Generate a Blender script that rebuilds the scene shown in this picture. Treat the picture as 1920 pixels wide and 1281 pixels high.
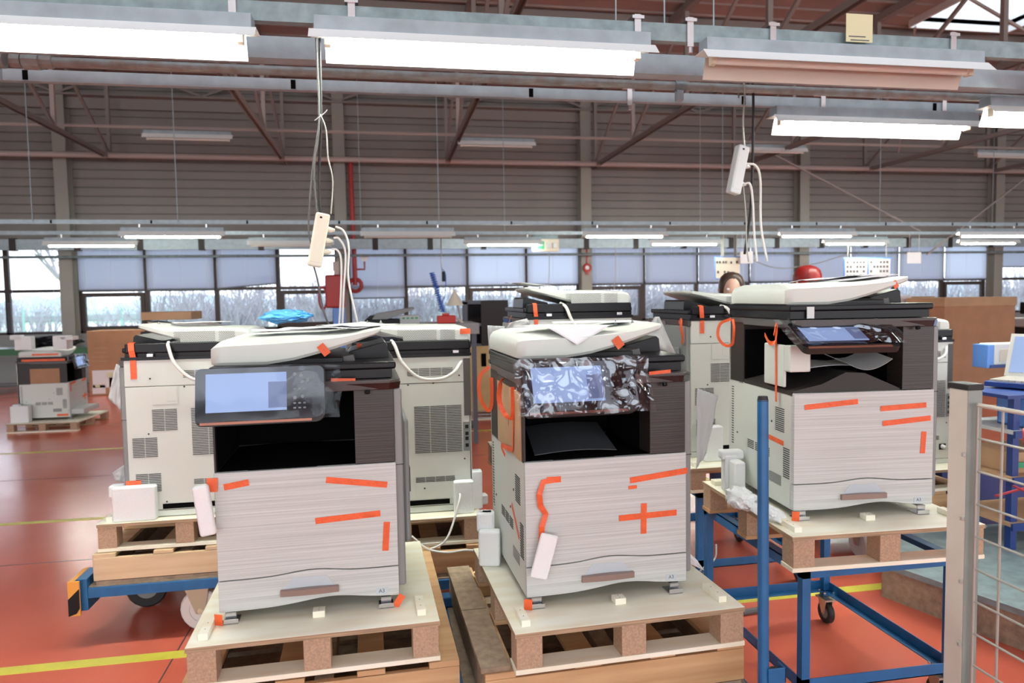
import bpy, bmesh, math, random
from mathutils import Vector, Matrix, noise
random.seed(7)
PI = math.pi
S = bpy.context.scene
for o in list(bpy.data.objects):
    bpy.data.objects.remove(o)
COL = S.collection

# ------------------------------------------------------------------ camera
cam_d = bpy.data.cameras.new('camera')
cam = bpy.data.objects.new('camera', cam_d); COL.objects.link(cam)
PITCH, ROLL, YAW = .0613, .016, .17633
_F = Vector((math.sin(YAW)*math.cos(PITCH), math.cos(YAW)*math.cos(PITCH), -math.sin(PITCH)))
_R = Vector((math.cos(YAW), -math.sin(YAW), 0)); _U = _R.cross(_F)
_r = math.cos(ROLL)*_R - math.sin(ROLL)*_U; _u = math.sin(ROLL)*_R + math.cos(ROLL)*_U
cam.matrix_world = Matrix(((_r.x, _u.x, -_F.x, 0), (_r.y, _u.y, -_F.y, 0), (_r.z, _u.z, -_F.z, 1.66), (0, 0, 0, 1)))
cam_d.sensor_width = 36; cam_d.lens = 1336.3/1920*36
cam_d.clip_start = .05; cam_d.clip_end = 600
cam_d.dof.use_dof = True; cam_d.dof.focus_distance = 2.7; cam_d.dof.aperture_fstop = 3.2
S.camera = cam

# ------------------------------------------------------------------ sky and exposure
S.view_settings.view_transform = 'Standard'; S.view_settings.look = 'None'
S.view_settings.exposure = 1.36; S.view_settings.gamma = 1; S.view_settings.use_curve_mapping = False
SKY = 1.35
TUBE = 42.0
wd = bpy.data.worlds.new('overcast_sky'); S.world = wd; wd.use_nodes = True
nt = wd.node_tree; nt.nodes.clear()
out = nt.nodes.new('ShaderNodeOutputWorld'); bg = nt.nodes.new('ShaderNodeBackground')
tc = nt.nodes.new('ShaderNodeTexCoord'); sx = nt.nodes.new('ShaderNodeSeparateXYZ')
cr = nt.nodes.new('ShaderNodeValToRGB')
cr.color_ramp.elements[0].position = 0.0; cr.color_ramp.elements[0].color = (.97, .985, 1.0, 1)
cr.color_ramp.elements[1].position = .8; cr.color_ramp.elements[1].color = (.84, .90, 1.0, 1)
nt.links.new(tc.outputs['Generated'], sx.inputs[0]); nt.links.new(sx.outputs['Z'], cr.inputs[0])
nt.links.new(cr.outputs[0], bg.inputs['Color']); bg.inputs['Strength'].default_value = SKY
nt.links.new(bg.outputs[0], out.inputs[0])

# ------------------------------------------------------------------ materials
MATS = {}
def mat(name, col, rough=.5, metal=0, spec=.5, noise_s=0, noise_a=.0, bump=0, bump_s=60, stretch=None, emit=None, es=0, coat=0, trans=0, alpha=1, col2=None):
    m = bpy.data.materials.new(name); m.use_nodes = True; MATS[name] = m
    t = m.node_tree; b = t.nodes['Principled BSDF']
    b.inputs['Base Color'].default_value = (*col, 1); b.inputs['Roughness'].default_value = rough
    b.inputs['Metallic'].default_value = metal; b.inputs['Specular IOR Level'].default_value = spec
    b.inputs['Coat Weight'].default_value = coat
    if trans: b.inputs['Transmission Weight'].default_value = trans
    b.inputs['Alpha'].default_value = alpha
    if emit: b.inputs['Emission Color'].default_value = (*emit, 1); b.inputs['Emission Strength'].default_value = es
    if noise_s or bump:
        c = t.nodes.new('ShaderNodeTexCoord'); mp = t.nodes.new('ShaderNodeMapping')
        t.links.new(c.outputs['Object'], mp.inputs[0])
        if stretch: mp.inputs['Scale'].default_value = stretch
    if noise_s:
        n = t.nodes.new('ShaderNodeTexNoise'); n.inputs['Scale'].default_value = noise_s; n.inputs['Detail'].default_value = 5
        t.links.new(mp.outputs[0], n.inputs['Vector'])
        r = t.nodes.new('ShaderNodeValToRGB'); r.color_ramp.elements[0].position = .3; r.color_ramp.elements[1].position = .7
        c2 = col2 or tuple(min(1, x*(1-noise_a)) for x in col)
        r.color_ramp.elements[0].color = (*c2, 1); r.color_ramp.elements[1].color = (*[min(1, x*(1+noise_a*.3)) for x in col], 1)
        t.links.new(n.outputs[0], r.inputs[0]); t.links.new(r.outputs[0], b.inputs['Base Color'])
    if bump:
        n2 = t.nodes.new('ShaderNodeTexNoise'); n2.inputs['Scale'].default_value = bump_s; n2.inputs['Detail'].default_value = 3
        t.links.new(mp.outputs[0], n2.inputs['Vector'])
        bp = t.nodes.new('ShaderNodeBump'); bp.inputs['Strength'].default_value = bump; bp.inputs['Distance'].default_value = .01
        t.links.new(n2.outputs[0], bp.inputs['Height']); t.links.new(bp.outputs[0], b.inputs['Normal'])
    return m

mat('white_plastic', (.64, .675, .625), .42, bump=.03, bump_s=400)
mat('cool_plastic', (.62, .64, .66), .42, bump=.03, bump_s=400)
mat('front_streak', (.60, .64, .62), .38, noise_s=6, noise_a=.24, stretch=(.25, 1, 30), bump=.12, bump_s=8)
mat('dark_streak', (.036, .029, .026), .4, noise_s=6, noise_a=.5, stretch=(.35, 1, 22), bump=.1, bump_s=8)
mat('dark_plastic', (.028, .024, .022), .45, spec=.35, bump=.04, bump_s=300)
mat('grey_plastic', (.075, .07, .068), .4)
mat('black_plastic', (.0045, .005, .007), .33, spec=.28, bump=.03, bump_s=250)
mat('black_gloss', (.006, .006, .008), .08, coat=.5)
mat('black_void', (.003, .003, .003), .9, spec=.08)
mat('vent_dark', (.05, .05, .048), .8)
mat('silver_plastic', (.24, .255, .25), .42, metal=.1)
mat('copper_trim', (.36, .15, .10), .35, metal=.4)
mat('handle_brown', (.30, .22, .19), .35, metal=.3)
mat('recess_blue', (.50, .58, .62), .4)
mat('tape_orange', (.85, .13, .035), .42, bump=.25, bump_s=70, noise_s=25, noise_a=.15)
mat('tape_clear', (.62, .66, .66), .3)
mat('foam', (.84, .88, .88), .75, bump=.3, bump_s=180)
mat('paper_dark', (.10, .115, .13), .4)
mat('paper', (.80, .81, .83), .7)
mat('hose_white', (.78, .78, .74), .45)
mat('metal', (.62, .63, .65), .25, metal=.9)
mat('zinc', (.25, .34, .36), .42, metal=.25, noise_s=14, noise_a=.3, bump=.05)
mat('zinc_bright', (.36, .46, .51), .4, metal=.2, noise_s=10, noise_a=.18)
mat('pipe_rust', (.30, .40, .42), .5, metal=.12, noise_s=18, noise_a=.5, col2=(.27, .29, .27), bump=.1)
mat('lamp_white', (.74, .80, .80), .4)
mat('lamp_inner', (.85, .85, .80), .5)
mat('lamp_beige', (.50, .45, .39), .5)
mat('tube_lit', (1, 1, 1), .5, emit=(.98, 1, .90), es=TUBE)
mat('tube_off', (.75, .75, .70), .4)
mat('blue_paint', (.014, .135, .34), .38, noise_s=12, noise_a=.2)
mat('deep_blue', (.01, .04, .2), .4)
mat('bin_blue', (.12, .30, .75), .4)
mat('rubber', (.014, .014, .015), .55)
mat('caster_white', (.72, .72, .70), .4)
mat('caster_plate', (.45, .42, .33), .4, metal=.7)
mat('ply_top', (.88, .89, .76), .6, noise_s=3, noise_a=.2, stretch=(1, 6, 1), col2=(.84, .78, .58))
mat('ply_edge', (.48, .34, .21), .7, noise_s=4, noise_a=.5, stretch=(1, 1, 60))
mat('chipboard', (.50, .345, .23), .85, noise_s=150, noise_a=.25, bump=.2, bump_s=120)
mat('board_wood', (.58, .38, .20), .6, noise_s=3, noise_a=.3, stretch=(.6, 6, 9), col2=(.47, .26, .12))
mat('board_pale', (.72, .56, .36), .6, noise_s=3, noise_a=.25, stretch=(.6, 6, 9), col2=(.62, .44, .25))
mat('board_grey', (.34, .25, .17), .75, noise_s=30, noise_a=.35, bump=.15)
mat('cardboard', (.43, .235, .13), .8, noise_s=5, noise_a=.12)
mat('cardboard_pale', (.50, .32, .18), .8, noise_s=5, noise_a=.12)
mat('plywood_yellow', (.62, .45, .20), .6, noise_s=5, noise_a=.2)
mat('wall_clad', (.24, .228, .215), .65, noise_s=1.2, noise_a=.1)
mat('wall_lower', (.30, .33, .33), .6)
mat('column_paint', (.30, .30, .27), .6)
mat('truss_paint', (.25, .235, .22), .6)
mat('truss_bright', (.40, .36, .34), .5)
mat('roof_clad', (.36, .31, .29), .7, noise_s=1.5, noise_a=.12)
mat('pipe_pink', (.47, .41, .39), .5)
mat('frame_brown', (.035, .022, .018), .5)
mat('frame_blue', (.10, .12, .15), .5)
mat('red_paint', (.36, .02, .02), .4)
mat('orange_cloth', (.9, .12, .05), .5)
mat('pale_cream', (.75, .71, .58), .45)
mat('green_label', (.05, .35, .18), .5)
mat('green_edge', (.03, .14, .06), .5)
mat('yellow_line', (.72, .66, .08), .4, noise_s=8, noise_a=.15)
mat('hazard_orange', (.80, .36, .06), .5)
mat('post_cream', (.66, .64, .56), .5, noise_s=6, noise_a=.08)
mat('post_grey', (.27, .32, .29), .45, noise_s=8, noise_a=.2)
mat('wire_grey', (.42, .42, .38), .4, metal=.3)
mat('skin', (.62, .38, .28), .5); mat('hair_brown', (.055, .028, .017), .45, noise_s=60, noise_a=.4, stretch=(1, 1, .1))
mat('hair_red', (.22, .008, .008), .4, noise_s=60, noise_a=.4, stretch=(1, 1, .1))
mat('shirt_grey', (.2, .22, .25), .8); mat('shirt_blue', (.08, .12, .3), .8); mat('denim', (.04, .06, .14), .8)
mat('screen_lit', (.05, .07, .12), .2, emit=(.34, .46, .74), es=.34)
mat('screen_dark', (.03, .04, .08), .2, emit=(.20, .25, .45), es=.25)
mat('blue_bag', (.10, .42, .85), .35)
mat('grass', (.42, .56, .38), .9, noise_s=.5, noise_a=.3)  # outdoor grass, bushes, bark and treeline lightened: hazy overexposure put in the colour
mat('road', (.75, .72, .70), .8); mat('bush', (.42, .40, .45), .9, noise_s=3, noise_a=.4); mat('bark', (.40, .38, .40), .9)
mat('hedge_far', (.40, .50, .54), .9, noise_s=.3, noise_a=.3); mat('fence_green', (.22, .45, .38), .6)
mat('laptop_grey', (.60, .60, .56), .45); mat('key_grey', (.46, .43, .38), .5)
mat('red_plastic', (.65, .04, .03), .4)
mat('cable_grey', (.10, .10, .10), .5); mat('cable_red', (.45, .04, .06), .5); mat('coil_blue', (.02, .12, .55), .4)
mat('tape_yellow', (.66, .66, .42), .5)

def add_nodes_floor():
    m = bpy.data.materials.new('floor_epoxy'); m.use_nodes = True; MATS['floor_epoxy'] = m
    t = m.node_tree; b = t.nodes['Principled BSDF']
    c = t.nodes.new('ShaderNodeTexCoord')
    n = t.nodes.new('ShaderNodeTexNoise'); n.inputs['Scale'].default_value = .9; n.inputs['Detail'].default_value = 6
    t.links.new(c.outputs['Object'], n.inputs['Vector'])
    r = t.nodes.new('ShaderNodeValToRGB'); r.color_ramp.elements[0].position = .3; r.color_ramp.elements[1].position = .72
    r.color_ramp.elements[0].color = (.60, .125, .075, 1); r.color_ramp.elements[1].color = (.70, .17, .11, 1)
    t.links.new(n.outputs[0], r.inputs[0]); t.links.new(r.outputs[0], b.inputs['Base Color'])
    r2 = t.nodes.new('ShaderNodeMapRange'); r2.inputs[3].default_value = .13; r2.inputs[4].default_value = .26
    n3 = t.nodes.new('ShaderNodeTexNoise'); n3.inputs['Scale'].default_value = 2.2; n3.inputs['Detail'].default_value = 8
    t.links.new(c.outputs['Object'], n3.inputs['Vector'])
    t.links.new(n3.outputs[0], r2.inputs[0]); t.links.new(r2.outputs[0], b.inputs['Roughness'])
    n2 = t.nodes.new('ShaderNodeTexNoise'); n2.inputs['Scale'].default_value = 70
    t.links.new(c.outputs['Object'], n2.inputs['Vector'])
    bp = t.nodes.new('ShaderNodeBump'); bp.inputs['Strength'].default_value = .12; bp.inputs['Distance'].default_value = .003
    t.links.new(n2.outputs[0], bp.inputs['Height']); t.links.new(bp.outputs[0], b.inputs['Normal'])
add_nodes_floor()

def shader_mix(name, kind, **k):
    m = bpy.data.materials.new(name); m.use_nodes = True; MATS[name] = m
    t = m.node_tree; t.nodes.clear(); o = t.nodes.new('ShaderNodeOutputMaterial'); mx = t.nodes.new('ShaderNodeMixShader')
    if kind == 'glass':
        a = t.nodes.new('ShaderNodeBsdfTransparent'); b = t.nodes.new('ShaderNodeBsdfGlossy')
        a.inputs[0].default_value = (*k.get('tint', (1, 1, 1)), 1); b.inputs['Roughness'].default_value = k.get('rough', .03)
        f = t.nodes.new('ShaderNodeFresnel'); f.inputs[0].default_value = k.get('ior', 1.45)
        t.links.new(f.outputs[0], mx.inputs[0])
    elif kind == 'film':
        a = t.nodes.new('ShaderNodeBsdfTransparent'); b = t.nodes.new('ShaderNodeBsdfGlossy')
        a.inputs[0].default_value = (.93, .95, 1, 1); b.inputs['Roughness'].default_value = .09
        b.inputs[0].default_value = (.9, .94, 1, 1)
        f = t.nodes.new('ShaderNodeFresnel'); f.inputs[0].default_value = k.get('ior', 2.15)
        t.links.new(f.outputs[0], mx.inputs[0])
    else:
        a = t.nodes.new('ShaderNodeBsdfDiffuse'); b = t.nodes.new('ShaderNodeBsdfTranslucent')
        a.inputs[0].default_value = (*k['c1'], 1); b.inputs[0].default_value = (*k['c2'], 1); mx.inputs[0].default_value = k['f']
    t.links.new(a.outputs[0], mx.inputs[1]); t.links.new(b.outputs[0], mx.inputs[2]); t.links.new(mx.outputs[0], o.inputs[0])
shader_mix('glass', 'glass', tint=(.93, .96, 1), ior=1.3)
shader_mix('film', 'film'); shader_mix('film_thin', 'film', ior=1.38)
shader_mix('blind', 'tr', c1=(.45, .46, .52), c2=(.60, .65, .82), f=.5)
shader_mix('blind_pale', 'tr', c1=(.6, .63, .72), c2=(.78, .84, 1.0), f=.65)
shader_mix('milky', 'tr', c1=(.75, .78, .78), c2=(.7, .7, .7), f=.3)

# ------------------------------------------------------------------ mesh helpers
class MB:
    def __init__(s): s.v = []; s.f = []
    def add(s, vs, fs):
        n = len(s.v); s.v += [tuple(v) for v in vs]; s.f += [tuple(i+n for i in f) for f in fs]; return s
    def box(s, x0, x1, y0, y1, z0, z1):
        return s.add([(x0, y0, z0), (x1, y0, z0), (x1, y1, z0), (x0, y1, z0), (x0, y0, z1), (x1, y0, z1), (x1, y1, z1), (x0, y1, z1)],
                     [(0, 3, 2, 1), (4, 5, 6, 7), (0, 1, 5, 4), (1, 2, 6, 5), (2, 3, 7, 6), (3, 0, 4, 7)])
    def obox(s, c, size, M):
        hx, hy, hz = [a/2 for a in size]; c = Vector(c)
        vs = [c + M @ Vector((x, y, z)) for z in (-hz, hz) for x, y in ((-hx, -hy), (hx, -hy), (hx, hy), (-hx, hy))]
        return s.add(vs, [(0, 3, 2, 1), (4, 5, 6, 7), (0, 1, 5, 4), (1, 2, 6, 5), (2, 3, 7, 6), (3, 0, 4, 7)])
    def bar(s, p0, p1, w, h=None):
        p0, p1 = Vector(p0), Vector(p1); d = p1-p0; h = h or w
        z = d.normalized(); up = Vector((0, 0, 1)) if abs(z.z) < .9 else Vector((0, 1, 0))
        x = z.cross(up).normalized(); y = x.cross(z)
        M = Matrix((x, y, z)).transposed()
        return s.obox((p0+p1)/2, (w, h, d.length), M)
    def tube(s, pts, r, n=8, cap=True):
        pts = [Vector(p) for p in pts]; rs = r if isinstance(r, (list, tuple)) else [r]*len(pts)
        rings = []; prev = None
        for i, p in enumerate(pts):
            t = (pts[min(i+1, len(pts)-1)]-pts[max(i-1, 0)]).normalized()
            if prev is None:
                a = Vector((0, 0, 1)) if abs(t.z) < .9 else Vector((1, 0, 0)); prev = t.cross(a).normalized()
            u = (prev-t*prev.dot(t)).normalized(); prev = u; w = t.cross(u)
            rings.append([p+rs[i]*(math.cos(2*PI*k/n)*u+math.sin(2*PI*k/n)*w) for k in range(n)])
        return s.loft(rings, cap)
    def loft(s, rings, cap=True, closed=True):
        n = len(rings[0]); vs = [v for r in rings for v in r]; fs = []
        for i in range(len(rings)-1):
            for k in range(n if closed else n-1):
                a, b = i*n+k, i*n+(k+1) % n
                fs.append((a, b, b+n, a+n))
        if cap: fs += [tuple(range(n))[::-1], tuple(range((len(rings)-1)*n, len(rings)*n))]
        return s.add(vs, fs)
    def cyl(s, p0, p1, r, n=16, r2=None): return s.tube([p0, p1], [r, r if r2 is None else r2], n)
    def prism(s, poly, a0, a1, axis='y'):
        f = {'y': lambda p, a: (p[0], a, p[1]), 'x': lambda p, a: (a, p[0], p[1]), 'z': lambda p, a: (p[0], p[1], a)}[axis]
        return s.loft([[f(p, a0) for p in poly], [f(p, a1) for p in poly]])
    def grid(s, fn, nu, nv):
        vs = [fn(i/nu, j/nv) for j in range(nv+1) for i in range(nu+1)]
        fs = [(j*(nu+1)+i, j*(nu+1)+i+1, (j+1)*(nu+1)+i+1, (j+1)*(nu+1)+i) for j in range(nv) for i in range(nu)]
        return s.add(vs, fs)
    def strip(s, pts, w, nrm):                                # ribbon of tape through 3D points, lying across nrm
        rows = []; pts = [Vector(p) for p in pts]
        for i, p in enumerate(pts):
            t = (pts[min(i+1, len(pts)-1)]-pts[max(i-1, 0)]).normalized()
            n = Vector(nrm[i] if isinstance(nrm, list) else nrm); c = t.cross(n).normalized()*w/2
            rows.append([p-c, p+c])
        return s.loft(rows, cap=False, closed=False)
    def mesh(s, name):
        me = bpy.data.meshes.new(name); me.from_pydata(s.v, [], s.f)
        bm = bmesh.new(); bm.from_mesh(me); bmesh.ops.recalc_face_normals(bm, faces=bm.faces); bm.to_mesh(me); bm.free()
        return me
    def build(s, name, m, parent=None, bevel=0, smooth=False, solid=0, seg=2, sub=0):
        me = s.mesh(name); me.materials.append(MATS[m] if isinstance(m, str) else m)
        o = bpy.data.objects.new(name, me); COL.objects.link(o)
        if parent: o.parent = parent
        if smooth or bevel:
            me.shade_smooth()
            if not smooth or smooth == 'auto': me.set_sharp_from_angle(angle=math.radians(35))
        if solid:
            d = o.modifiers.new('thick', 'SOLIDIFY'); d.thickness = solid; d.offset = 0
        if sub:
            d = o.modifiers.new('sub', 'SUBSURF'); d.levels = d.render_levels = sub
        if bevel:
            d = o.modifiers.new('bevel', 'BEVEL'); d.width = bevel; d.segments = seg; d.limit_method = 'ANGLE'; d.angle_limit = math.radians(40); d.harden_normals = True
        return o

def thing(name, label, cat, loc=(0, 0, 0), rot=0, group=None):
    o = bpy.data.objects.new(name, None); COL.objects.link(o); o.location = loc; o.rotation_euler = (0, 0, math.radians(rot))
    o.empty_display_size = .1
    o['label'] = label; o['category'] = cat
    if group: o['group'] = group
    return o
def tag(o, label, cat, group=None, kind=None):
    o['label'] = label; o['category'] = cat
    if group: o['group'] = group
    if kind: o['kind'] = kind
    return o
def struct(o): o['kind'] = 'structure'; return o
def place(o, loc, rot=0, rx=0, ry=0): o.location = loc; o.rotation_euler = (math.radians(rx), math.radians(ry), math.radians(rot)); return o
def clone(root, loc=None, rot=None, label=None, group=None):
    r = root.copy(); COL.objects.link(r)
    if loc is not None: r.location = loc
    if rot is not None: r.rotation_euler = (0, 0, math.radians(rot))
    if label: r['label'] = label
    if group: r['group'] = group
    for ch in list(root.children):
        c = ch.copy(); COL.objects.link(c); c.parent = r
        for g in list(ch.children):
            d = g.copy(); COL.objects.link(d); d.parent = c
    return r
def text(body, size, m, parent, loc, rot=(90, 0, 0), name='lettering'):
    cu = bpy.data.curves.new(name, 'FONT'); cu.body = body; cu.size = size; cu.extrude = .0002; cu.align_x = 'CENTER'; cu.align_y = 'CENTER'; cu.resolution_u = 2
    t = bpy.data.objects.new('tmp', cu); COL.objects.link(t)
    dg = bpy.context.evaluated_depsgraph_get(); me = bpy.data.meshes.new_from_object(t.evaluated_get(dg)); bpy.data.objects.remove(t)
    me.materials.clear(); me.materials.append(MATS[m]); o = bpy.data.objects.new(name, me); COL.objects.link(o); o.parent = parent
    o.location = loc; o.rotation_euler = [math.radians(a) for a in rot]; return o
def arc(pts, n=10):
    """smooth Catmull-Rom through points"""
    P = [Vector(p) for p in pts]; P = [2*P[0]-P[1]]+P+[2*P[-1]-P[-2]]; o = []
    for i in range(1, len(P)-2):
        a, b, c, d = P[i-1:i+3]
        for k in range(n):
            t = k/n; o.append(.5*((2*b)+(c-a)*t+(2*a-5*b+4*c-d)*t*t+(3*b-a-3*c+d)*t**3))
    o.append(P[-2]); return o
def lin(a, b, n): return [a+(b-a)*i/n for i in range(n+1)]

# ================================================================== THE SETTING
WY = 17.0
struct(MB().box(-22, 34, -12, WY, -.1, 0).build('floor', 'floor_epoxy'))
yl = struct(MB().box(-22, 34, 3.47, 3.545, 0, .0015).build('trim_1', 'yellow_line'))
struct(MB().box(-22, -1.5, 5.90, 5.96, 0, .0015).box(2.6, 34, 5.90, 5.96, 0, .0015).build('trim_2', 'yellow_line'))
struct(MB().box(-22, 34, 8.77, 8.83, 0, .0015).build('trim_3', 'yellow_line'))
jm = MB()
for y in (1.2, 4.97, 7.42, 10.6, 13.5): jm.box(-22, 34, y, y+.006, 0, .001)
for x in (-7.2, -1.02, 5.2, 11.4): jm.box(x, x+.006, -12, WY, 0, .001)
struct(jm.build('trim_4', 'grey_plastic'))
# ceiling: ribbed sheet, one skylight in view, other openings added unseen for top light
sky = [(9.45, 11.45, 9.3, 11.66), (-3.2, -.2, 1.0, 3.4), (2.4, 5.4, 1.0, 3.4), (-3.2, -.2, -5, -2.6), (2.4, 5.4, -5, -2.6), (8.4, 11.4, 1.0, 3.4), (-9.2, -6.2, 1.0, 3.4), (-9.2, -6.2, 8.0, 10.2)]
xs = sorted({-22, 34, *[a for q in sky for a in q[:2]]}); ys = sorted({-12, WY+.1, *[a for q in sky for a in q[2:]]})
cm = MB()
for i in range(len(xs)-1):
    for j in range(len(ys)-1):
        cx, cy = (xs[i]+xs[i+1])/2, (ys[j]+ys[j+1])/2
        if any(a < cx < b and c < cy < d for a, b, c, d in sky): continue
        cm.box(xs[i], xs[i+1], ys[j], ys[j+1], 6.52, 6.6)
for k in range(34):
    y = 9.0+k*.24
    segs = [(-9, 22)] if not 9.1 < y < 11.8 else [(-9, 9.3), (11.6, 22)]
    if k % 2 == 0:
        for a, b in segs: cm.box(a, b, y, y+.05, 6.485, 6.52)
struct(cm.build('ceiling', 'roof_clad'))
for n, (a, b, c, d) in enumerate(sky, 5):
    m = MB().box(a-.04, a, c, d, 6.4, 7.1).box(b, b+.04, c, d, 6.4, 7.1).box(a, b, c-.04, c, 6.4, 7.1).box(a, b, d, d+.04, 6.4, 7.1)
    struct(m.build('trim_%d' % n, 'lamp_white'))
struct(MB().box(-22, -21.9, -12, WY, 0, 6.6).build('wall_left', 'wall_clad'))
struct(MB().box(33.9, 34, -12, WY, 0, 6.6).build('wall_right', 'wall_clad'))
# back wall
cols = [-18.18, -12.42, -6.67, -.92, 4.84, 10.6, 16.35, 22.1, 27.86]
wb = struct(MB().box(-22, 34, WY, WY+.12, 0, 1.0).build('wall_back', 'wall_lower'))
wt = struct(MB().box(-22, 34, WY+.03, WY+.12, 3.02, 6.6).build('wall_back', 'wall_clad'))
pan = MB().prism([(.03, 0), (0, .012), (0, .172), (.03, .184)], 0, 5.56, 'x').mesh('cladding_panel')
pan.materials.append(MATS['wall_clad'])
for c in cols[1:7]:
    for r in range(18):
        o = bpy.data.objects.new('cladding_panel', pan); COL.objects.link(o); o.parent = wt
        o.location = (c+.1, WY, 3.06+r*.19)
struct(MB().box(-22, 34, WY-.05, WY+.12, .98, 1.03).build('trim_20', 'wall_lower'))
struct(MB().box(-22, 34, WY-.06, WY+.1, 2.98, 3.03).build('trim_21', 'frame_brown'))
for i, c in enumerate(cols):
    m = MB().box(c-.13, c+.13, WY-.30, WY-.285, 0, 6.4).box(c-.13, c+.13, WY-.03, WY-.015, 0, 6.4).box(c-.012, c+.012, WY-.29, WY-.02, 0, 6.4)
    struct(m.build('column', 'column_paint'))
# windows: pane edges per bay
edges = {-12.42: [-12.3, -10.98, -9.5, -7.95, -6.8], -6.67: [-6.54, -5.16, -3.70, -2.37, -1.05], -.92: [-.79, .51, 1.96, 3.39, 4.71],
         4.84: [4.97, 6.38, 7.79, 9.2, 10.47], 10.6: [10.73, 12.05, 13.48, 14.86, 16.2], 16.35: [16.5, 17.9, 19.3, 20.7, 22.0]}
# upper blind bottom height per window (2.0 = fully down to mid rail); None = up
bl = {0: [None]*4, 1: [1.98, 1.98, 1.98, None], 2: [1.72, 1.98, 1.98, 1.98], 3: [1.98]*4, 4: [1.98]*4, 5: [2.3]*4}
thick = {(1, 0), (1, 3), (2, 2), (3, 0), (4, 1), (4, 3), (0, 1)}
wn = 0
for bi, (c, e) in enumerate(edges.items()):
    for k in range(4):
        wn += 1; a, b = e[k], e[k+1]
        w = struct(MB().box(a, a+.05, WY-.02, WY+.06, 1.03, 2.98).box(b-.05, b, WY-.02, WY+.06, 1.03, 2.98).box(a, b, WY-.02, WY+.06, 1.03, 1.09).box(a, b, WY-.02, WY+.06, 2.92, 2.98).box(a, b, WY-.03, WY+.06, 1.93, 2.0).build('window_%d' % wn, 'frame_brown'))
        if (bi, k) in thick:
            MB().box(a+.05, a+.13, WY-.05, WY+.03, 1.09, 1.91).box(b-.13, b-.05, WY-.05, WY+.03, 1.09, 1.91).box(a+.13, b-.13, WY-.05, WY+.03, 1.09, 1.18).box(a+.13, b-.13, WY-.05, WY+.03, 1.82, 1.91).build('sash', 'frame_brown', w)
        MB().box(a+.05, b-.05, WY+.01, WY+.016, 1.08, 2.94).build('pane', 'glass', w)
        z0 = bl[bi][k]
        if z0:
            m = MB(); z = z0; pale = (bi == 4 and k == 3) or (bi == 2 and k in (2, 3))
            tilt = .10 if (bi, k) == (1, 2) else 0
            while z < 2.96:
                dz = tilt*max(0, 1-(z-z0)/.25)
                m.add([(a+.03, WY-.09, z), (b-.03, WY-.09, z+dz), (b-.03, WY-.075, z+.03+dz*.9), (a+.03, WY-.075, z+.03)], [(0, 1, 2, 3)]); z += .0275
            o = m.build('blind', 'blind_pale' if pale else 'blind', w); o['kind'] = 'stuff'
            MB().box(a+.03, b-.03, WY-.1, WY-.07, z0-.03, z0).build('bottom_rail', 'frame_blue', w) if not tilt else MB().bar((a+.03, WY-.085, z0-.01), (b-.03, WY-.085, z0+tilt-.01), .03).build('bottom_rail', 'frame_blue', w)
            cm_ = MB()
            for f in (.12, .5, .88): cm_.box(a+(b-a)*f-.003, a+(b-a)*f+.003, WY-.098, WY-.094, z0, 2.95)
            cm_.build('ladder_cord', 'paper', w)
        if bi == 0:
            m = MB(); z = 1.08
            while z < 1.72:
                m.box(a+.03, b-.03, WY-.12, WY-.09, z, z+.002); z += .03
            for x in (a+.14, b-.2): m.box(x, x+.003, WY-.11, WY-.107, 1.05, 2.9)
            o = m.build('blind', 'blind_pale', w); o['kind'] = 'stuff'
        if (bi, k) == (1, 3):
            m = MB(); z = 2.02
            while z < 2.95:
                m.box(a+.03, b-.03, WY-.11, WY-.09, z, z+.002); z += .03
            o = m.build('blind', 'blind_pale', w); o['kind'] = 'stuff'
# roof steel: lattice along the wall, trusses running towards us
m = MB().box(-22, 34, WY-.35, WY-.12, 6.08, 6.12).box(-22, 34, WY-.13, WY-.10, 5.85, 6.12)
struct(m.build('trim_22', 'truss_paint'))
for k in range(13):
    x = -12.42+k*2.877
    m = MB().bar((x-1.0, WY-.3, 6.5), (x, WY-.3, 6.12), .05).bar((x+1.0, WY-.3, 6.5), (x, WY-.3, 6.12), .05)
    struct(m.build('roof_brace', 'truss_paint'))
tx = [-9.3, -5.65, -2.1, 1.5, 5.05, 8.6, 12.2, 15.8]
for i, x in enumerate(tx):
    t = bpy.data.objects.new('roof_truss', None); COL.objects.link(t); t['kind'] = 'structure'
    MB().box(x-.045, x+.045, 2.0, WY-.1, 4.80, 4.815).box(x-.045, x-.037, 2.0, WY-.1, 4.73, 4.80).box(x+.037, x+.045, 2.0, WY-.1, 4.73, 4.8).build('bottom_chord', 'truss_bright' if i == 2 else 'truss_paint', t)
    MB().box(x-.06, x+.06, 2.0, WY-.1, 6.34, 6.46).build('top_chord', 'truss_paint', t)
    for k in range(6):
        y = WY-.4-k*2.6
        MB().box(x-.035, x+.035, y-.035, y+.035, 4.8, 6.4).build('post', 'truss_bright' if k == 1 else 'truss_paint', t)
        MB().bar((x, y, 4.82), (x, y-2.6, 6.38), .05).build('diagonal', 'truss_paint', t)
# purlins under the roof sheet
for y in (12.0, 14.6):
    struct(MB().box(-12, 22, y, y+.08, 6.35, 6.485).build('trim_23', 'truss_paint'))
# crossing wind braces at right
for a, b in (((9.2, 16.3, 5.2), (13.6, 16.3, 3.2)), ((17.6, 16.3, 5.2), (13.8, 16.3, 2.6)), ((9.5, 11.6, 6.4), (11.9, 15, 4.9)), ((7, 9, 6.3), (10.2, 9, 4.9))):
    struct(MB().bar(a, b, .035).build('roof_brace', 'truss_bright'))
struct(MB().tube([(-22, WY-.6, 4.78), (34, WY-.6, 4.78)], .06, 10).build('trim_24', 'pipe_pink', smooth='auto'))

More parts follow.
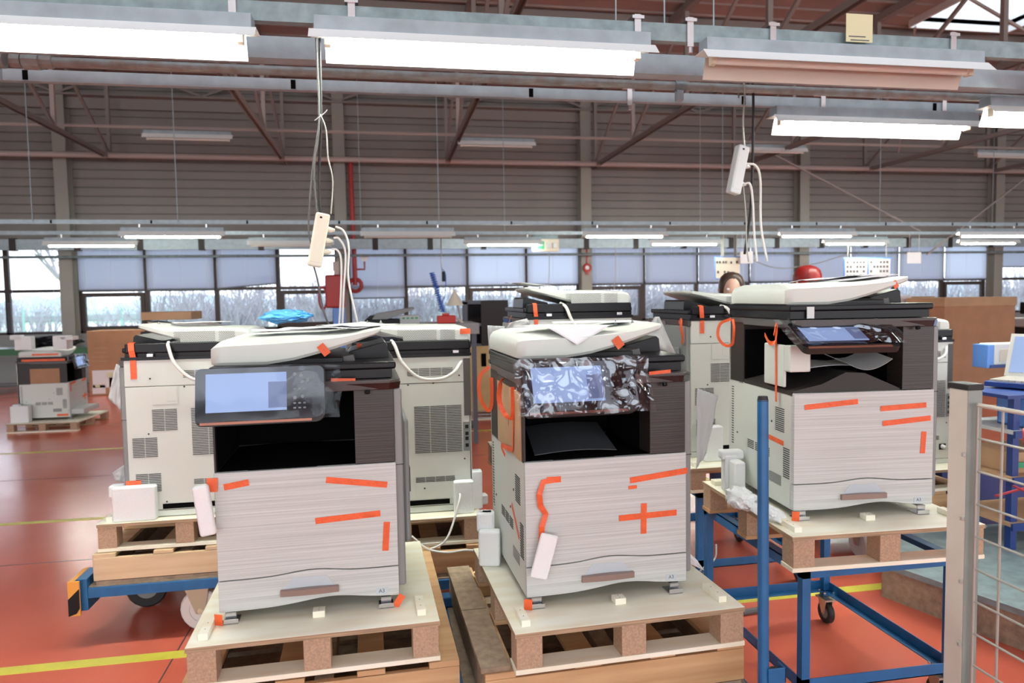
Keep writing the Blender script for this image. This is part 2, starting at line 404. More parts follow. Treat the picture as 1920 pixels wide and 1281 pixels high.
# ================================================================== OUTSIDE
struct(MB().box(-90, 160, WY+.2, 300, -.5, -.4).build('lawn', 'grass'))
struct(MB().box(-90, 160, 66, 82, -.4, -.37).build('road', 'road'))
def bush_row(x0, x1, y, h, m, n, label, seed):
    rd = random.Random(seed); b = MB()
    for i in range(n):
        x = rd.uniform(x0, x1); yy = y+rd.uniform(-2, 2); hh = h*rd.uniform(.5, 1)
        for q in range(5):
            dx, dy = rd.uniform(-.9, .9), rd.uniform(-.5, .5)
            b.tube([(x, yy, -.4), (x+dx*.4, yy+dy*.4, -.4+hh*.5), (x+dx, yy+dy, -.4+hh)], [.035, .02, .008], 3, cap=False)
            for w in range(3):
                f = rd.uniform(.4, .95); px, pz = x+dx*f, -.4+hh*f
                b.tube([(px, yy+dy*f, pz), (px+rd.uniform(-.5, .5), yy+dy*f, pz+rd.uniform(.2, .6))], [.014, .005], 3, cap=False)
    o = b.build('bush_row', m); tag(o, label, 'bushes', kind='stuff')
bush_row(-8, 14, 27, 3.2, 'bush', 330, 'bare twiggy bushes outside close behind the middle windows', 1)
bush_row(12, 46, 34, 3.6, 'bush', 420, 'bare twiggy purple-grey bushes outside the right-hand windows', 2)
bush_row(-30, -8, 50, 2.6, 'bush', 160, 'sparse low bushes outside the left-hand windows', 3)
hm = MB()
def hedge(u, v):
    x = -80+u*220; z = (1.2+1.6*abs(noise.noise(Vector((x*.06, 3, 0))))+.7*noise.noise(Vector((x*.4, 1, 0))))*v
    return (x, 96+v*3, -.45+z*1.25)
hm.grid(hedge, 220, 5)
tag(hm.build('treeline', 'hedge_far', solid=2.0), 'long blue-green treeline beyond the field outside', 'treeline', kind='stuff')
def tree(x, y, h, seed, label):
    rd = random.Random(seed); b = MB()
    def br(p, d, L, r, dep):
        q = p+d*L; mid = (p+q)/2+Vector((rd.uniform(-.05, .05), rd.uniform(-.05, .05), 0))*L
        b.tube([p, mid, q], [r, r*.8, r*.6], 5, cap=False)
        if dep == 0: return
        for k in range(3 if dep > 2 else 3):
            nd = (d+Vector((rd.uniform(-.75, .75), rd.uniform(-.5, .5), rd.uniform(-.15, .45)))).normalized()
            br(p+d*L*rd.uniform(.6, 1), nd, L*rd.uniform(.62, .8), r*.55, dep-1)
    br(Vector((0, 0, 0)), Vector((0, 0, 1)), h*.28, h*.022, 5)
    o = b.build('bare_tree', 'bark'); o.location = (x, y, -.42); tag(o, label, 'tree')
tree(-10.5, 27, 8, 3, 'large bare branching tree outside the far-left window')
tree(-11.2, 44, 4.2, 5, 'small bare forked tree outside, left of the two slim ones')
tree(-6.6, 40, 4.4, 6, 'small bare forked tree outside, nearest the red hose reel')
for i in range(20):
    x = -26+i*2.2
    if x > 4: break
    f = thing('fence_panel', 'green wire fence panels on the lawn outside the left windows', 'fence', (x, 38, -.4), 0, 'green garden fence panels')
    fm = MB().box(0, .07, 0, .07, 0, 1.9); fm.build('post', 'fence_green', f)
    g = MB()
    for k in range(9): g.box(.07, 2.2, .02, .03, .15+k*.2, .165+k*.2)
    g.build('wires', 'fence_green', f)

# ================================================================== OVERHEAD RAILS AND LAMPS
def rail(y, z0, z1, label, m='zinc', depth=.045, x0=-6, x1=9, name='cable_rail', marks=True):
    t = thing(name, label, 'rail', (0, y, 0))
    MB().box(x0, x1, 0, depth, z0, z1).build('channel', m, t)
    if marks:
        x = x0+.6
        while x < x1:
            MB().box(x-.014, x+.014, -.003, 0, z0+.006, z1-.006).build('slot_cover', 'black_void', t); x += 1.45
    return t
r1 = rail(3.37, 2.90, 2.985, 'galvanised rail nearest to us carrying the three big lamps in a row', x0=-3.2, x1=4.6, marks=False)
r2 = rail(3.87, 2.90, 3.01, 'broad galvanised trunking running between the big lamps and the iron pipe', m='zinc_bright', depth=.1, x0=-3.5, x1=5.2, marks=False)
r3 = rail(4.5, 2.92, 2.985, 'galvanised rail with black slots just below the iron pipe', m='zinc_bright', x0=-4, x1=6)
tp = thing('iron_pipe', 'old galvanised water pipe with patchy rust running below the near lamps', 'pipe', (0, 4.24, 2.95))
MB().tube([(-1.72, 0, 0), (6.5, 0, 0)], .026, 14).build('pipe_run', 'pipe_rust', tp, smooth='auto')
MB().tube([(-4, 0, 0), (-1.95, 0, 0)], .026, 14).build('pipe_run', 'pipe_rust', tp, smooth='auto')
MB().tube([(-2.02, 0, 0), (-1.93, 0, 0)], .042, 10).tube([(-1.90, 0, 0), (-1.85, 0, 0)], .036, 10).tube([(-1.84, 0, 0), (-1.76, 0, 0)], .046, 8).tube([(-1.76, 0, 0), (-1.70, 0, 0)], .034, 10).build('coupling', 'pipe_rust', tp, smooth='auto')
MB().box(-1.99, -1.955, -.02, .02, -.10, -.03).build('bracket', 'metal', tp)
MB().tube([(1.80, 0, 0), (1.87, 0, 0)], .034, 12).build('coupling', 'zinc', tp, smooth='auto')
MB().box(1.81, 1.85, -.025, .02, -.09, -.03).build('bracket', 'zinc_bright', tp)
for k, (x, y, z) in enumerate([(-.62, 3.37, 2.9), (-.11, 3.37, 2.9), (1.24, 3.37, 2.9), (1.51, 3.37, 2.9), (1.95, 3.37, 2.9), (2.98, 3.37, 2.9), (1.60, 4.5, 2.92), (2.98, 4.5, 2.92), (3.92, 4.5, 2.92), (-1.6, 3.37, 2.9)]):
    c = MB().box(x-.016, x+.016, y-.012, y-.002, z-.025, z+.115).box(x-.03, x+.03, y-.02, y+.06, z+.093, z+.108).cyl((x, y-.01, z-.03), (x, y-.01, z-.055), .012, 6)
    tag(c.build('rail_clamp', 'metal'), 'steel strap clamp gripping a ceiling rail above a lamp', 'clamp', 'steel clamps on the near ceiling rails')
# hanger rods
for (x, y, z) in [(1.15, 3.42, 3.0), (1.40, 3.42, 3.0), (1.66, 3.42, 3.0), (-5.3, 12.2, 3.0), (-3.2, 12.2, 3.0), (.95, 12.2, 3), (2.4, 14.1, 3), (6.1, 12.2, 3.0), (6.55, 14.1, 3), (9.3, 12.2, 3), (12.6, 12.2, 3), (13.6, 14.1, 3), (-.4, 14.1, 3)]:
    tag(MB().cyl((x, y, z-.05), (x, y, 6.5), .004 if y < 5 else .007, 5).build('hanger_rod', 'zinc_bright'), 'thin steel rod hanging a ceiling rail from the roof', 'hanger', 'thin hanger rods')
L = 1.5
def lamp(label, loc, lit=True, flip=1, inner='lamp_inner', group=None, long_flange=True):
    t = thing('fluorescent_lamp', label, 'lamp', loc, 0, group)
    # origin: middle of the bottom edge of the rear reflector; y towards the back
    MB().prism([(-.045, .165), (.045, .165), (.05, .10), (-.05, .10)], -.77, .77, 'x').build('housing', 'zinc_bright', t, bevel=.004)
    if flip > 0:
        MB().prism([(-.052, .10), (-.048, .104), (-.098, .052), (-.102, .050)], -.79, .79, 'x').build('front_reflector', 'lamp_white', t)
        MB().prism([(.052, .10), (.048, .104), (.085, .0), (.09, .0)], -.73, .73, 'x').build('rear_reflector', inner, t)
    else:
        MB().prism([(-.052, .10), (-.048, .104), (-.085, .022), (-.09, .022)], -.79, .79, 'x').build('front_reflector', 'lamp_white', t)
        MB().prism([(.052, .10), (.048, .104), (.098, .052), (.102, .050)], -.73, .73, 'x').build('rear_reflector', inner, t)
    MB().box(-.79, .79, -.05, .05, .097, .10).build('tray', 'lamp_white', t)
    tz = .068 if flip > 0 else .016
    MB().cyl((-.70, 0, tz), (.70, 0, tz), .019, 12).build('tube', 'tube_lit' if lit else 'tube_off', t, smooth='auto')
    for s in (-1, 1): MB().box(s*.715-.014, s*.715+.014, -.022, .022, tz-.022, .1).build('lamp_holder', 'pale_cream', t, bevel=.003)
    return t
Z = 2.70
lamp('large lit lamp at top left, cut off by the left frame edge', (-1.30, 3.33, 2.735))
l0 = lamp('large lit lamp in the middle of the nearest row, left of the unlit one', (.50, 3.31, 2.735))
lamp('large unlit lamp with beige reflector beside the middle lit lamp', (2.33, 3.33, 2.735), lit=False, inner='lamp_beige')
lamp('lit lamp hanging under the pipe, above the right power strip', (3.36, 4.46, 2.74))
lamp('lit lamp at the top right corner of the view, mostly cut off', (4.65, 3.62, 2.855))
lamp('lit lamp at the right edge below the broad trunking, mostly cut off', (4.60, 4.05, 2.73))
pole = 2.69
far = [(-3.28, 12.22, 1, 'lit lamp in the middle distance, second from the left'), (-5.17, 14.1, 1, 'lit lamp in the middle distance, furthest left'),
       (-1.70, 14.1, 0, 'unlit far lamp half hidden by the left power strip'), (.43, 12.22, 0, 'unlit far lamp just right of the red riser pipe'),
       (2.36, 14.1, 1, 'lit far lamp left of the green-labelled switch box'), (4.24, 12.22, 1, 'lit far lamp right of the green-labelled switch box'),
       (6.2, 14.1, 1, 'lit far lamp above the brown-haired head'), (8.0, 12.22, 1, 'lit far lamp above the red-haired head'),
       (10.15, 14.1, 1, 'lit far lamp above the double picture board'), (11.8, 12.22, 1, 'lit far lamp near the right edge, front one of two'), (13.5, 14.1, 1, 'lit far lamp near the right edge, rear one of two')]
for x, y, lit, lb in far:
    q_ = lamp(lb, (x, y, 2.70), bool(lit), flip=-1, group='lamps in the middle distance')
    for a in (-.5, .5): MB().box(a-.01, a+.01, 0, .03, .165, .235).build('hanger_strap', 'metal', q_)
for i, (x, lb) in enumerate([(-3.5, 'unlit roof lamp high up, left of the left hanging cables'), (2.3, 'unlit roof lamp high up, between the two power strips'), (8.3, 'unlit roof lamp high up, behind the right power strip'), (14.1, 'unlit roof lamp high up by the right frame edge')]):
    lamp(lb, (x, 14.3, 4.68), False, flip=-1, inner='lamp_white', group='unlit roof lamps')
for y, x0 in ((-3.2, 0), (-8, 0)):   # unseen lamp rows added behind the camera for extra light
    for k in range(4):
        lamp('added unseen lamp repeating the rows behind the viewpoint for light', (-3.2+x0+k*2.1, y, 2.735), group='added lamps behind the viewpoint')
rail(-3.2, 2.90, 2.985, 'ceiling rail of the nearer added lamp row behind the viewpoint', x0=-5, x1=6, marks=False)
rail(-8.0, 2.90, 2.985, 'ceiling rail of the further added lamp row behind the viewpoint', x0=-5, x1=6, marks=False)
rail(12.22, 2.92, 2.985, 'far galvanised rail carrying the front row of distant lamps', m='zinc_bright', x0=-10, x1=17)
rail(14.1, 2.92, 2.985, 'far galvanised rail carrying the second row of distant lamps', m='zinc_bright', x0=-11, x1=18, marks=False)
bb = rail(16.3, 2.80, 3.02, 'wide busbar trunking with dark joint covers along the window tops', m='zinc_bright', depth=.08, x0=-12, x1=20, marks=False)
for k in range(22):
    x = -8.7+k*1.22
    MB().box(x-.06, x+.06, -.02, .1, 2.78, 3.04).build('joint_cover', 'dark_plastic', bb)
tag(MB().tube([(-12, 16.4, 2.66), (20, 16.4, 2.66)], .03, 8).build('compressed_air_pipe', 'zinc', smooth='auto'), 'thin blue-grey pipe crossing in front of the window blinds', 'pipe')
tag(MB().tube([(-12, 14.3, 4.90), (20, 14.3, 4.90)], .03, 6).build('lamp_carrier_rail', 'truss_bright'), 'thin bar high up carrying the unlit roof lamps', 'rail')
lab = tag(MB().box(2.34, 2.49, 3.34, 3.343, 2.93, 3.07).build('rail_label', 'tape_yellow'), 'pale green paper label stuck on the nearest rail', 'label')
lines = MB()
for k in range(2): lines.box(2.355+.01*k, 2.45+.02*k, 3.3385, 3.34, 2.955-.018*k, 2.960-.018*k)
lines.build('printed_line', 'cable_grey', lab)
# ------------------------------------------------------------------ hanging power strips
def power_strip(label, c, tilt, m, n_plugs, ends, cords):
    t = thing('power_strip', label, 'power strip', c)
    t.rotation_euler = (0, math.radians(tilt), math.radians(8))
    MB().box(-.031, .031, -.024, .024, -.12, .12).build('casing', m, t, bevel=.009, seg=3)
    MB().box(-.023, .023, -.0255, -.023, -.10, .10).build('face_plate', m, t, bevel=.001)
    MB().box(-.012, -.002, -.027, -.024, .095, .103).build('switch', 'black_plastic', t)
    for k in range(n_plugs):
        z = .055-.05*k if n_plugs == 3 else .03-.09*k
        MB().tube([(.026, 0, z), (.045, 0, z), (.062, 0, z+.003)], [.014, .012, .006], 10).build('plug', m, t, smooth='auto')
    return t
power_strip('cream power strip hanging at left above the nearest copier', (-.28, 3.3, 1.93), 11, 'pale_cream', 3, [], [])
power_strip('white power strip hanging at right under the unlit lamp', (2.202, 4.2, 2.436), 13, 'lamp_white', 2, [], []).scale = (1.27, 1.27, 1.27)
def cable(label, pts, r, m, grp=None, cat='cable', name='cable'):
    return tag(MB().tube(arc(pts, 8), r, 6).build(name, m, smooth=True), label, cat, grp)
cable('dark flex running down to the left power strip', [(-.27, 3.37, 2.9), (-.262, 3.31, 2.46), (-.29, 3.31, 2.25), (-.285, 3.31, 2.045)], .0045, 'cable_grey')
cable('black main flex dropping past the left power strip', [(-.255, 3.4, 2.95), (-.255, 3.34, 2.5), (-.275, 3.35, 2.2), (-.272, 3.35, 2.0)], .006, 'rubber')
cable('dark flex looping down left of the left power strip', [(-.258, 3.33, 2.48), (-.30, 3.34, 2.25), (-.325, 3.34, 2.0), (-.315, 3.34, 1.9)], .004, 'cable_grey')
cable('grey twisted flex right of the left power strip', [(-.258, 3.33, 2.49), (-.235, 3.33, 2.42), (-.23, 3.33, 2.3), (-.213, 3.33, 2.2), (-.225, 3.33, 2.05)], .0035, 'wire_grey')
cable('white cable tie knotted round the flexes at left', [(-.28, 3.3, 2.455), (-.257, 3.29, 2.47), (-.238, 3.29, 2.485), (-.225, 3.29, 2.50)], .002, 'paper', cat='cable tie', name='cable_tie')
cable('uppermost cream lead plugged into the left power strip', [(-.205, 3.3, 1.99), (-.17, 3.3, 1.97), (-.15, 3.3, 1.90), (-.155, 3.3, 1.75), (-.12, 3.3, 1.55)], .0052, 'hose_white', 'leads of the left power strip')
cable('middle cream lead plugged into the left power strip', [(-.215, 3.3, 1.94), (-.19, 3.3, 1.935), (-.165, 3.3, 1.87), (-.178, 3.3, 1.7), (-.19, 3.3, 1.52)], .0052, 'hose_white', 'leads of the left power strip')
cable('lowest cream lead plugged into the left power strip', [(-.225, 3.3, 1.89), (-.20, 3.3, 1.885), (-.185, 3.3, 1.84), (-.19, 3.3, 1.7), (-.205, 3.3, 1.52)], .0052, 'hose_white', 'leads of the left power strip')
cable('grey lead leaving the bottom of the left power strip', [(-.305, 3.3, 1.815), (-.29, 3.3, 1.75), (-.27, 3.3, 1.62), (-.235, 3.3, 1.52)], .0045, 'cable_grey')
def far_pts(pts, k=4.2/3.3): return [(x*k, y*k, 1.66+(z-1.66)*k) for x, y, z in pts]
cable('pale flex holding up the right power strip', [(2.245, 4.27, 2.90), (2.245, 4.275, 2.985), (2.24, 4.20, 2.97)]+far_pts([(1.765, 3.3, 2.62), (1.757, 3.3, 2.5), (1.765, 3.3, 2.38)]), .0055, 'wire_grey')
cable('thick black flex dropping beside the right power strip', [(2.33, 4.33, 3.0)]+far_pts([(1.830, 3.34, 2.7), (1.832, 3.34, 2.4), (1.822, 3.34, 2.1), (1.79, 3.34, 1.86)]), .009, 'rubber')
cable('upper white lead plugged into the right power strip', far_pts([(1.765, 3.29, 2.30), (1.82, 3.29, 2.29), (1.845, 3.29, 2.22), (1.85, 3.29, 2.0), (1.885, 3.29, 1.82)]), .007, 'hose_white')
cable('lower white lead plugged into the right power strip', far_pts([(1.755, 3.29, 2.20), (1.79, 3.29, 2.20), (1.805, 3.29, 2.12), (1.815, 3.29, 1.95), (1.83, 3.29, 1.82)]), .007, 'hose_white')
cable('thin grey flex hanging straight under the right power strip', far_pts([(1.765, 3.31, 2.2), (1.78, 3.31, 2.05), (1.785, 3.31, 1.9), (1.795, 3.31, 1.82)]), .004, 'wire_grey')

# ================================================================== COPIERS
W, D = .587, .62
def grille(m, x0, x1, z0, z1, y, n, cols_=1, axis='y', gap=.004, t=.0025):
    """dark slots on the plane y (or x) = const"""
    dz = (z1-z0)/n; dx = (x1-x0)/cols_
    for i in range(n):
        for c in range(cols_):
            a, b = x0+c*dx+gap/2, x0+(c+1)*dx-gap/2; z = z0+i*dz
            if axis == 'y': m.box(a, b, y-.0015, y+.0015, z, z+dz*.42)
            else: m.box(y-.0015, y+.0015, a, b, z, z+dz*.42)
    return m
def tapes(t, lst, y=-.0036, w=.021):
    for (x0, z0, x1, z1, *ww) in lst:
        w_ = ww[0] if ww else w
        d = Vector((x1-x0, 0, z1-z0)); ang = math.atan2(d.z, d.x); Lh = d.length
        def fn(u, v):
            xx = (u-.5)*Lh; zz = (v-.5)*w_; off = .0012*noise.noise(Vector((x0*9+u*Lh*40, z0*7+v*2, 0)))
            return ((x0+x1)/2+xx*math.cos(ang)-zz*math.sin(ang), y-abs(off), (z0+z1)/2+xx*math.sin(ang)+zz*math.cos(ang))
        MB().grid(fn, 10, 2).build('tape_strip', 'tape_orange', t, solid=.0008)
def side_tape(t, lst, x=-.0012, w=.021):
    for (y0, z0, y1, z1, *ww) in lst:
        MB().strip([(x, y0, z0), (x, y1, z1)], ww[0] if ww else w, (1, 0, 0)).build('tape_strip', 'tape_orange', t, solid=.0008)
def feeder(t, full=True):
    """white document feeder: lofted along x, long tray rising to the right"""
    # x, z bottom, z top(front edge), z crown, y front, y back
    st = [(-.010, .826, .862, .866, .085, .57), (-.0065, .818, .870, .876, .068, .58), (.006, .815, .875, .890, .058, .59), (.03, .815, .878, .898, .055, .59), (.17, .814, .882, .903, .055, .59), (.26, .826, .886, .904, .055, .59),
          (.34, .845, .891, .904, .06, .585), (.42, .868, .899, .909, .065, .57), (.49, .890, .911, .917, .075, .55), (.53, .902, .919, .923, .09, .53), (.548, .911, .922, .925, .115, .50), (.554, .916, .922, .924, .15, .47)]
    rings = []
    for x, zb, zf, zc, yf, yb in st:
        e = min(.01, (zf-zb)*.3)
        rings.append([(x, yf+.008, zb), (x, yf, zb+e), (x, yf, zf-e), (x, yf+.003, zf), (x, yf+.05, zf+(zc-zf)*.6), (x, yf+.12, zc), (x, (yf+yb)/2, zc), (x, yb-.06, zc+.002),
                      (x, yb-.012, zc-.004), (x, yb, zc-.016 if zc-zb > .03 else zc-.004), (x, yb, zb+e), (x, yb-.008, zb)])
    return MB().loft(rings).build('document_feeder', 'white_plastic', t, smooth='auto')
def ctrl_panel(t, tilt, wrap=True, lit=True):
    c = bpy.data.objects.new('control_panel', None)
    M = Matrix.Rotation(math.radians(tilt), 3, 'X')           # panel plane: local x, v up-slope; normal out
    o0 = Vector((-.022, -.075, .622)) if tilt > 40 else Vector((-.022, -.115, .655))
    wp, hp = .385, .165
    def P(u, v, n=0.0): return o0+M @ Vector((u, -n, v))
    def slab(mb, u0, u1, v0, v1, n0, n1):
        return mb.add([P(u0, v0, n0), P(u1, v0, n0), P(u1, v1, n0), P(u0, v1, n0), P(u0, v0, n1), P(u1, v0, n1), P(u1, v1, n1), P(u0, v1, n1)],
                      [(0, 3, 2, 1), (4, 5, 6, 7), (0, 1, 5, 4), (1, 2, 6, 5), (2, 3, 7, 6), (3, 0, 4, 7)])
    tilt_m = MB(); poly = []
    for cx, cy, a0 in ((.02, .02, 180), (wp-.03, .03, 270), (wp-.02, hp-.02, 0), (.02, hp-.02, 90)):
        r = .03 if a0 == 270 else .02
        for k in range(5): a = math.radians(a0+k*22.5); poly.append((cx+r*math.cos(a), cy+r*math.sin(a)))
    cp = tilt_m.loft([[P(u, v, 0) for u, v in poly], [P(u, v, .012) for u, v in poly]]).build('control_panel', 'black_gloss', t, smooth='auto')
    pl2 = [((u-wp/2)*1.012+wp/2, (v-hp/2)*1.02+hp/2 if v > hp/2 else (v-hp/2)*1.16+hp/2) for u, v in poly]
    MB().loft([[P(u, v, -.02) for u, v in pl2], [P(u, v, .004) for u, v in pl2]]).build('panel_housing', 'dark_plastic', cp, smooth='auto')
    slab(MB(), .012, wp-.04, -.0095, -.0015, -.004, .008).build('copper_edge', 'copper_trim', cp)
    sc = slab(MB(), .03, .27, .028, .148, .0115, .0135).build('screen', 'screen_lit' if lit else 'screen_lit', cp)
    slab(MB(), .215, .27, .036, .118, .0138, .0142).build('display_block', 'screen_dark', cp)
    b = MB()
    for u, v in ((.295, .14), (.315, .135), (.335, .12), (.318, .115), (.295, .065), (.318, .068)): b.cyl(P(u, v, .012), P(u, v, .014), .0055, 12)
    for u in (.29, .305, .32):
        for v in (.03, .045, .09): slab(b, u, u+.008, v, v+.005, .012, .0135)
    b.build('buttons', 'silver_plastic', cp)
    return cp, P
def film(t, P, seed, u0=-.012, u1=.44, v0=-.01, v1=.178, amp=.010, calm=0.0, fr=1.0, m='film'):
    rd = seed*13.7
    def fn(u, v):
        U, V = u0+(u1-u0)*u, v0+(v1-v0)*v
        q = Vector((U*16*fr+rd+V*5, V*13*fr-U*4, rd)); q2 = Vector((U*38*fr, V*30*fr+rd, 1))
        n = (1-abs(noise.noise(q))*2.2)*.8+(1-abs(noise.noise(q2))*2)*.28
        k = 1-calm*max(0, min(1, (.30-U)/.06))
        p = P(U+.010*noise.noise(Vector((V*20, rd, 3)))*(1 if u > .9 else 0), V+.007*noise.noise(Vector((U*15, rd, 5))), .0165+amp*max(0, n)*k)
        if U > .37: p.z -= (U-.37)*.12; p.y += (U-.37)*.25
        return p
    return MB().grid(fn, 70, 40).build('plastic_film', m, t, smooth=True)
VF = {}
def copier(label, loc, rot, rear=False, left='open', feed=True, base=0.0, name='copier', cover=False):
    t = thing(name, label, 'copier', loc, rot)
    P = 'white_plastic'
    # lower body: left, right, back
    MB().box(0, .012, .02, D, 0.0, .462).build('left_panel', P, t, bevel=.004)
    MB().box(.012, W-.01, .03, D-.02, .01, .45).build('core', 'dark_plastic', t)
    # front door with wavy drawer split
    def wave(x): return .105+.014*math.exp(-((x-.30)/.10)**2)+.0*x
    xs_ = lin(0, W, 40)
    dr_ = [(x, wave(x)+.003) for x in xs_]+[(W, .468), (0, .468)]
    MB().prism(dr_, -.002, .022).build('front_door', 'front_streak', t, bevel=.003)
    def wb_(x): return .002+.020*math.exp(-((x-.36)/.13)**2)
    dw = [(x, wb_(x)) for x in xs_]+[(x, wave(x)) for x in xs_[::-1]]
    d = MB().prism(dw, -.002, .03).build('paper_drawer', 'front_streak', t, bevel=.002)
    rec = [(x, .060+.004*math.cos((x-.29)*20)) for x in lin(.205, .375, 10)]+[(.345, .098), (.235, .098)]
    MB().prism(rec, -.0032, -.0018).build('grip_recess', 'recess_blue', d)
    hz = MB(); pr = []
    for k in range(13):
        u = k/12; x = .195+.19*u; dep = .012+.012*math.sin(PI*u); z = .050+.003*math.sin(PI*u)
        pr.append([(x, -.002, z-.011), (x, -.002-dep, z-.010), (x, -.003-dep, z+.010), (x, -.002, z+.011)])
    hz.loft(pr).build('drawer_handle', 'handle_brown', d, smooth='auto')
    MB().box(.508, .548, -.0035, -.002, .013, .034).build('size_tab', 'recess_blue', d)
    text('A3', .018, 'grey_plastic', d, (.528, -.0037, .0235))
    # upper right block, shelf, rear tower, cavity
    MB().box(.452, W-.002, .002, .10, .47, .722).build('upper_door', 'dark_streak', t, bevel=.002)
    MB().box(.452, W-.012, .10, D-.02, .45, .722).build('right_tower', 'black_void', t)
    MB().box(0, .46, .46, D-.005, .45, .735).build('rear_tower', 'dark_plastic', t, bevel=.003)
    MB().box(.004, .456, .452, .46, .47, .70).build('exit_slot_wall', 'black_void', t)
    if left == 'card':
        MB().box(0, .006, .012, .46, .462, .722).build('side_wall', 'dark_plastic', t)
        MB().box(.006, .008, .03, .455, .47, .72).build('side_lining', 'black_void', t)
    # sloping output tray
    tr = [(.0, .455), (.0, .475), (.12, .50), (.22, .545), (.30, .54), (.45, .475), (.455, .455)] if left != 'card' else [(.006, .455), (.006, .464), (.2, .472), (.45, .464), (.455, .455)]
    MB().prism(tr, .012, .455).build('output_tray', 'dark_plastic' if left == 'open' else 'black_void', t, smooth='auto')
    sh = MB().loft([[(a, b, .722) for a, b in ((0, .0), (.02, -.012), (.57, -.012), (.604, .02), (.604, D), (0, D))], [(a, b, .755) for a, b in ((0, .0), (.02, -.016), (.575, -.016), (.61, .02), (.61, D), (0, D))]])
    sh.build('console_shelf', 'grey_plastic', t, bevel=.003)
    MB().loft([[(a, b, .722) for a, b in ((.30, -.006), (.57, -.0125), (.606, .02), (.606, .3), (.59, .3), (.59, .03), (.56, 0), (.30, .006))], [(a, b, .745) for a, b in ((.30, -.012), (.572, -.018), (.611, .018), (.611, .3), (.59, .3), (.59, .03), (.56, 0), (.30, .006))]]).build('shelf_lip', 'black_gloss', t)
    MB().tube([(.498, -.018, .722), (.498, -.022, .712)], .009, 8).build('knob', 'black_plastic', t, smooth='auto')
    # right side silver panel and by-pass cover
    MB().box(W-.006, W+.026, .012, D-.01, .03, .722).build('side_strip', 'silver_plastic', t, bevel=.008, seg=3)
    MB().box(W-.0065, W+.0265, .0115, D-.009, .456, .459).build('strip_seam', 'vent_dark', t)
    MB().box(W+.026, W+.052, .10, D-.08, .15, .60).build('bypass_cover', 'silver_plastic', t, bevel=.016, seg=3)
    MB().box(W+.052, W+.056, .12, .16, .33, .42).build('bypass_latch', 'grey_plastic', t, bevel=.002)
    # scanner glass unit and lid
    MB().box(-.004, W-.004, .030, D-.01, .757, .789).build('scanner_base', 'black_plastic', t, bevel=.002)
    MB().box(-.008, W+.010, .022, D-.012, .788, .814).build('scanner_lid', 'black_plastic', t, bevel=.008, seg=3)
    MB().box(.0, .42, .075, D-.05, .80, .83).build('feeder_pedestal', 'black_plastic', t, bevel=.004)
    MB().prism([(.42, .812), (.44, .84), (.565, .872), (.575, .862), (.58, .812)], .20, .50).build('eject_ramp', 'black_plastic', t, bevel=.003)
    MB().prism([(.39, .812), (.40, .828), (.455, .836), (.46, .812)], .10, .30).build('ramp_lip', 'grey_plastic', t, bevel=.002)
    for x in (.06,): MB().box(x, x+.03, .018, .022, .760, .806).build('clear_tape', 'tape_clear', t)
    if feed:
        f = feeder(t)
        MB().box(.13, .33, .5895, .5905, .832, .885).build('sound_holes_panel', P, f)
        hm_ = MB()
        for r in range(9):
            for cx in range(34):
                if cx in (9, 10): continue
                x = .07+cx*.0085+(r % 2)*.004; z = .835+r*.0062
                hm_.box(x, x+.0036, .5905, .5915, z, z+.0032)
        o = hm_.build('sound_holes', 'vent_dark', f); o['kind'] = 'stuff'
        for x in (.43, .50): MB().add([(x, .30, .914), (x+.018, .30, .914), (x+.009, .30, .934), (x, .305, .914), (x+.018, .305, .914), (x+.009, .305, .934)], [(0, 1, 2), (5, 4, 3), (0, 3, 4, 1), (1, 4, 5, 2), (2, 5, 3, 0)]).build('page_stop', 'silver_plastic', f)
    # levelling feet
    for x, y in ((.03, .03), (W-.05, .03), (.03, D-.08), (W-.05, D-.08)):
        mm = MB().box(x-.02, x+.03, y-.045, y+.02, -.034, -.031).box(x-.02, x+.03, y-.045, y-.042, -.034, -.018).box(x-.012, x+.022, y-.03, y-.027, -.032, .0).box(x-.012, x+.022, y-.03, y+.02, -.004, -.001)
        mm.build('levelling_bracket', 'metal', t)
    # left side details (white lower panel)
    g = MB(); X0 = -.001
    grille(g, .075, .155, .30, .40, 0, 12, 1, 'x'); grille(g, .03, .085, .12, .245, 0, 14, 1, 'x')
    for r in range(24): g.box(-.0015, .0015, .565, .585, .16+r*.0115, .164+r*.0115)
    for c in range(3): grille(g, .20+c*.075, .265+c*.075, .175, .215, 0, 5, 1, 'x')
    for y, z in ((.52, .215), (.24, .245), (.18, .325)): g.box(-.002, .0015, y, y+.008, z, z+.008)
    o = g.build('side_vents', 'vent_dark', t); o['kind'] = 'stuff'
    MB().box(-.002, .002, .10, .205, .075, .118).build('grip_recess', 'silver_plastic', t, bevel=.003)
    MB().box(-.001, .001, .02, D, .262, .2635).box(-.001, .001, .0205, .022, 0, .46).build('panel_seam', 'vent_dark', t) if False else None
    # rear panel
    MB().box(.0, W, D-.02, D-.001, -.033, -.003).build('rear_skirt', P, t, bevel=.002)
    rp = MB().box(.0, W, D-.022, D, 0.0, .62).build('rear_panel', P, t, bevel=.003)
    MB().box(.0, W, D-.02, D+.001, .622, .752).build('rear_top_panel', P, t, bevel=.003)
    MB().box(-.006, W+.01, D-.03, D+.006, .754, .768).build('rear_trim', 'black_plastic', t)
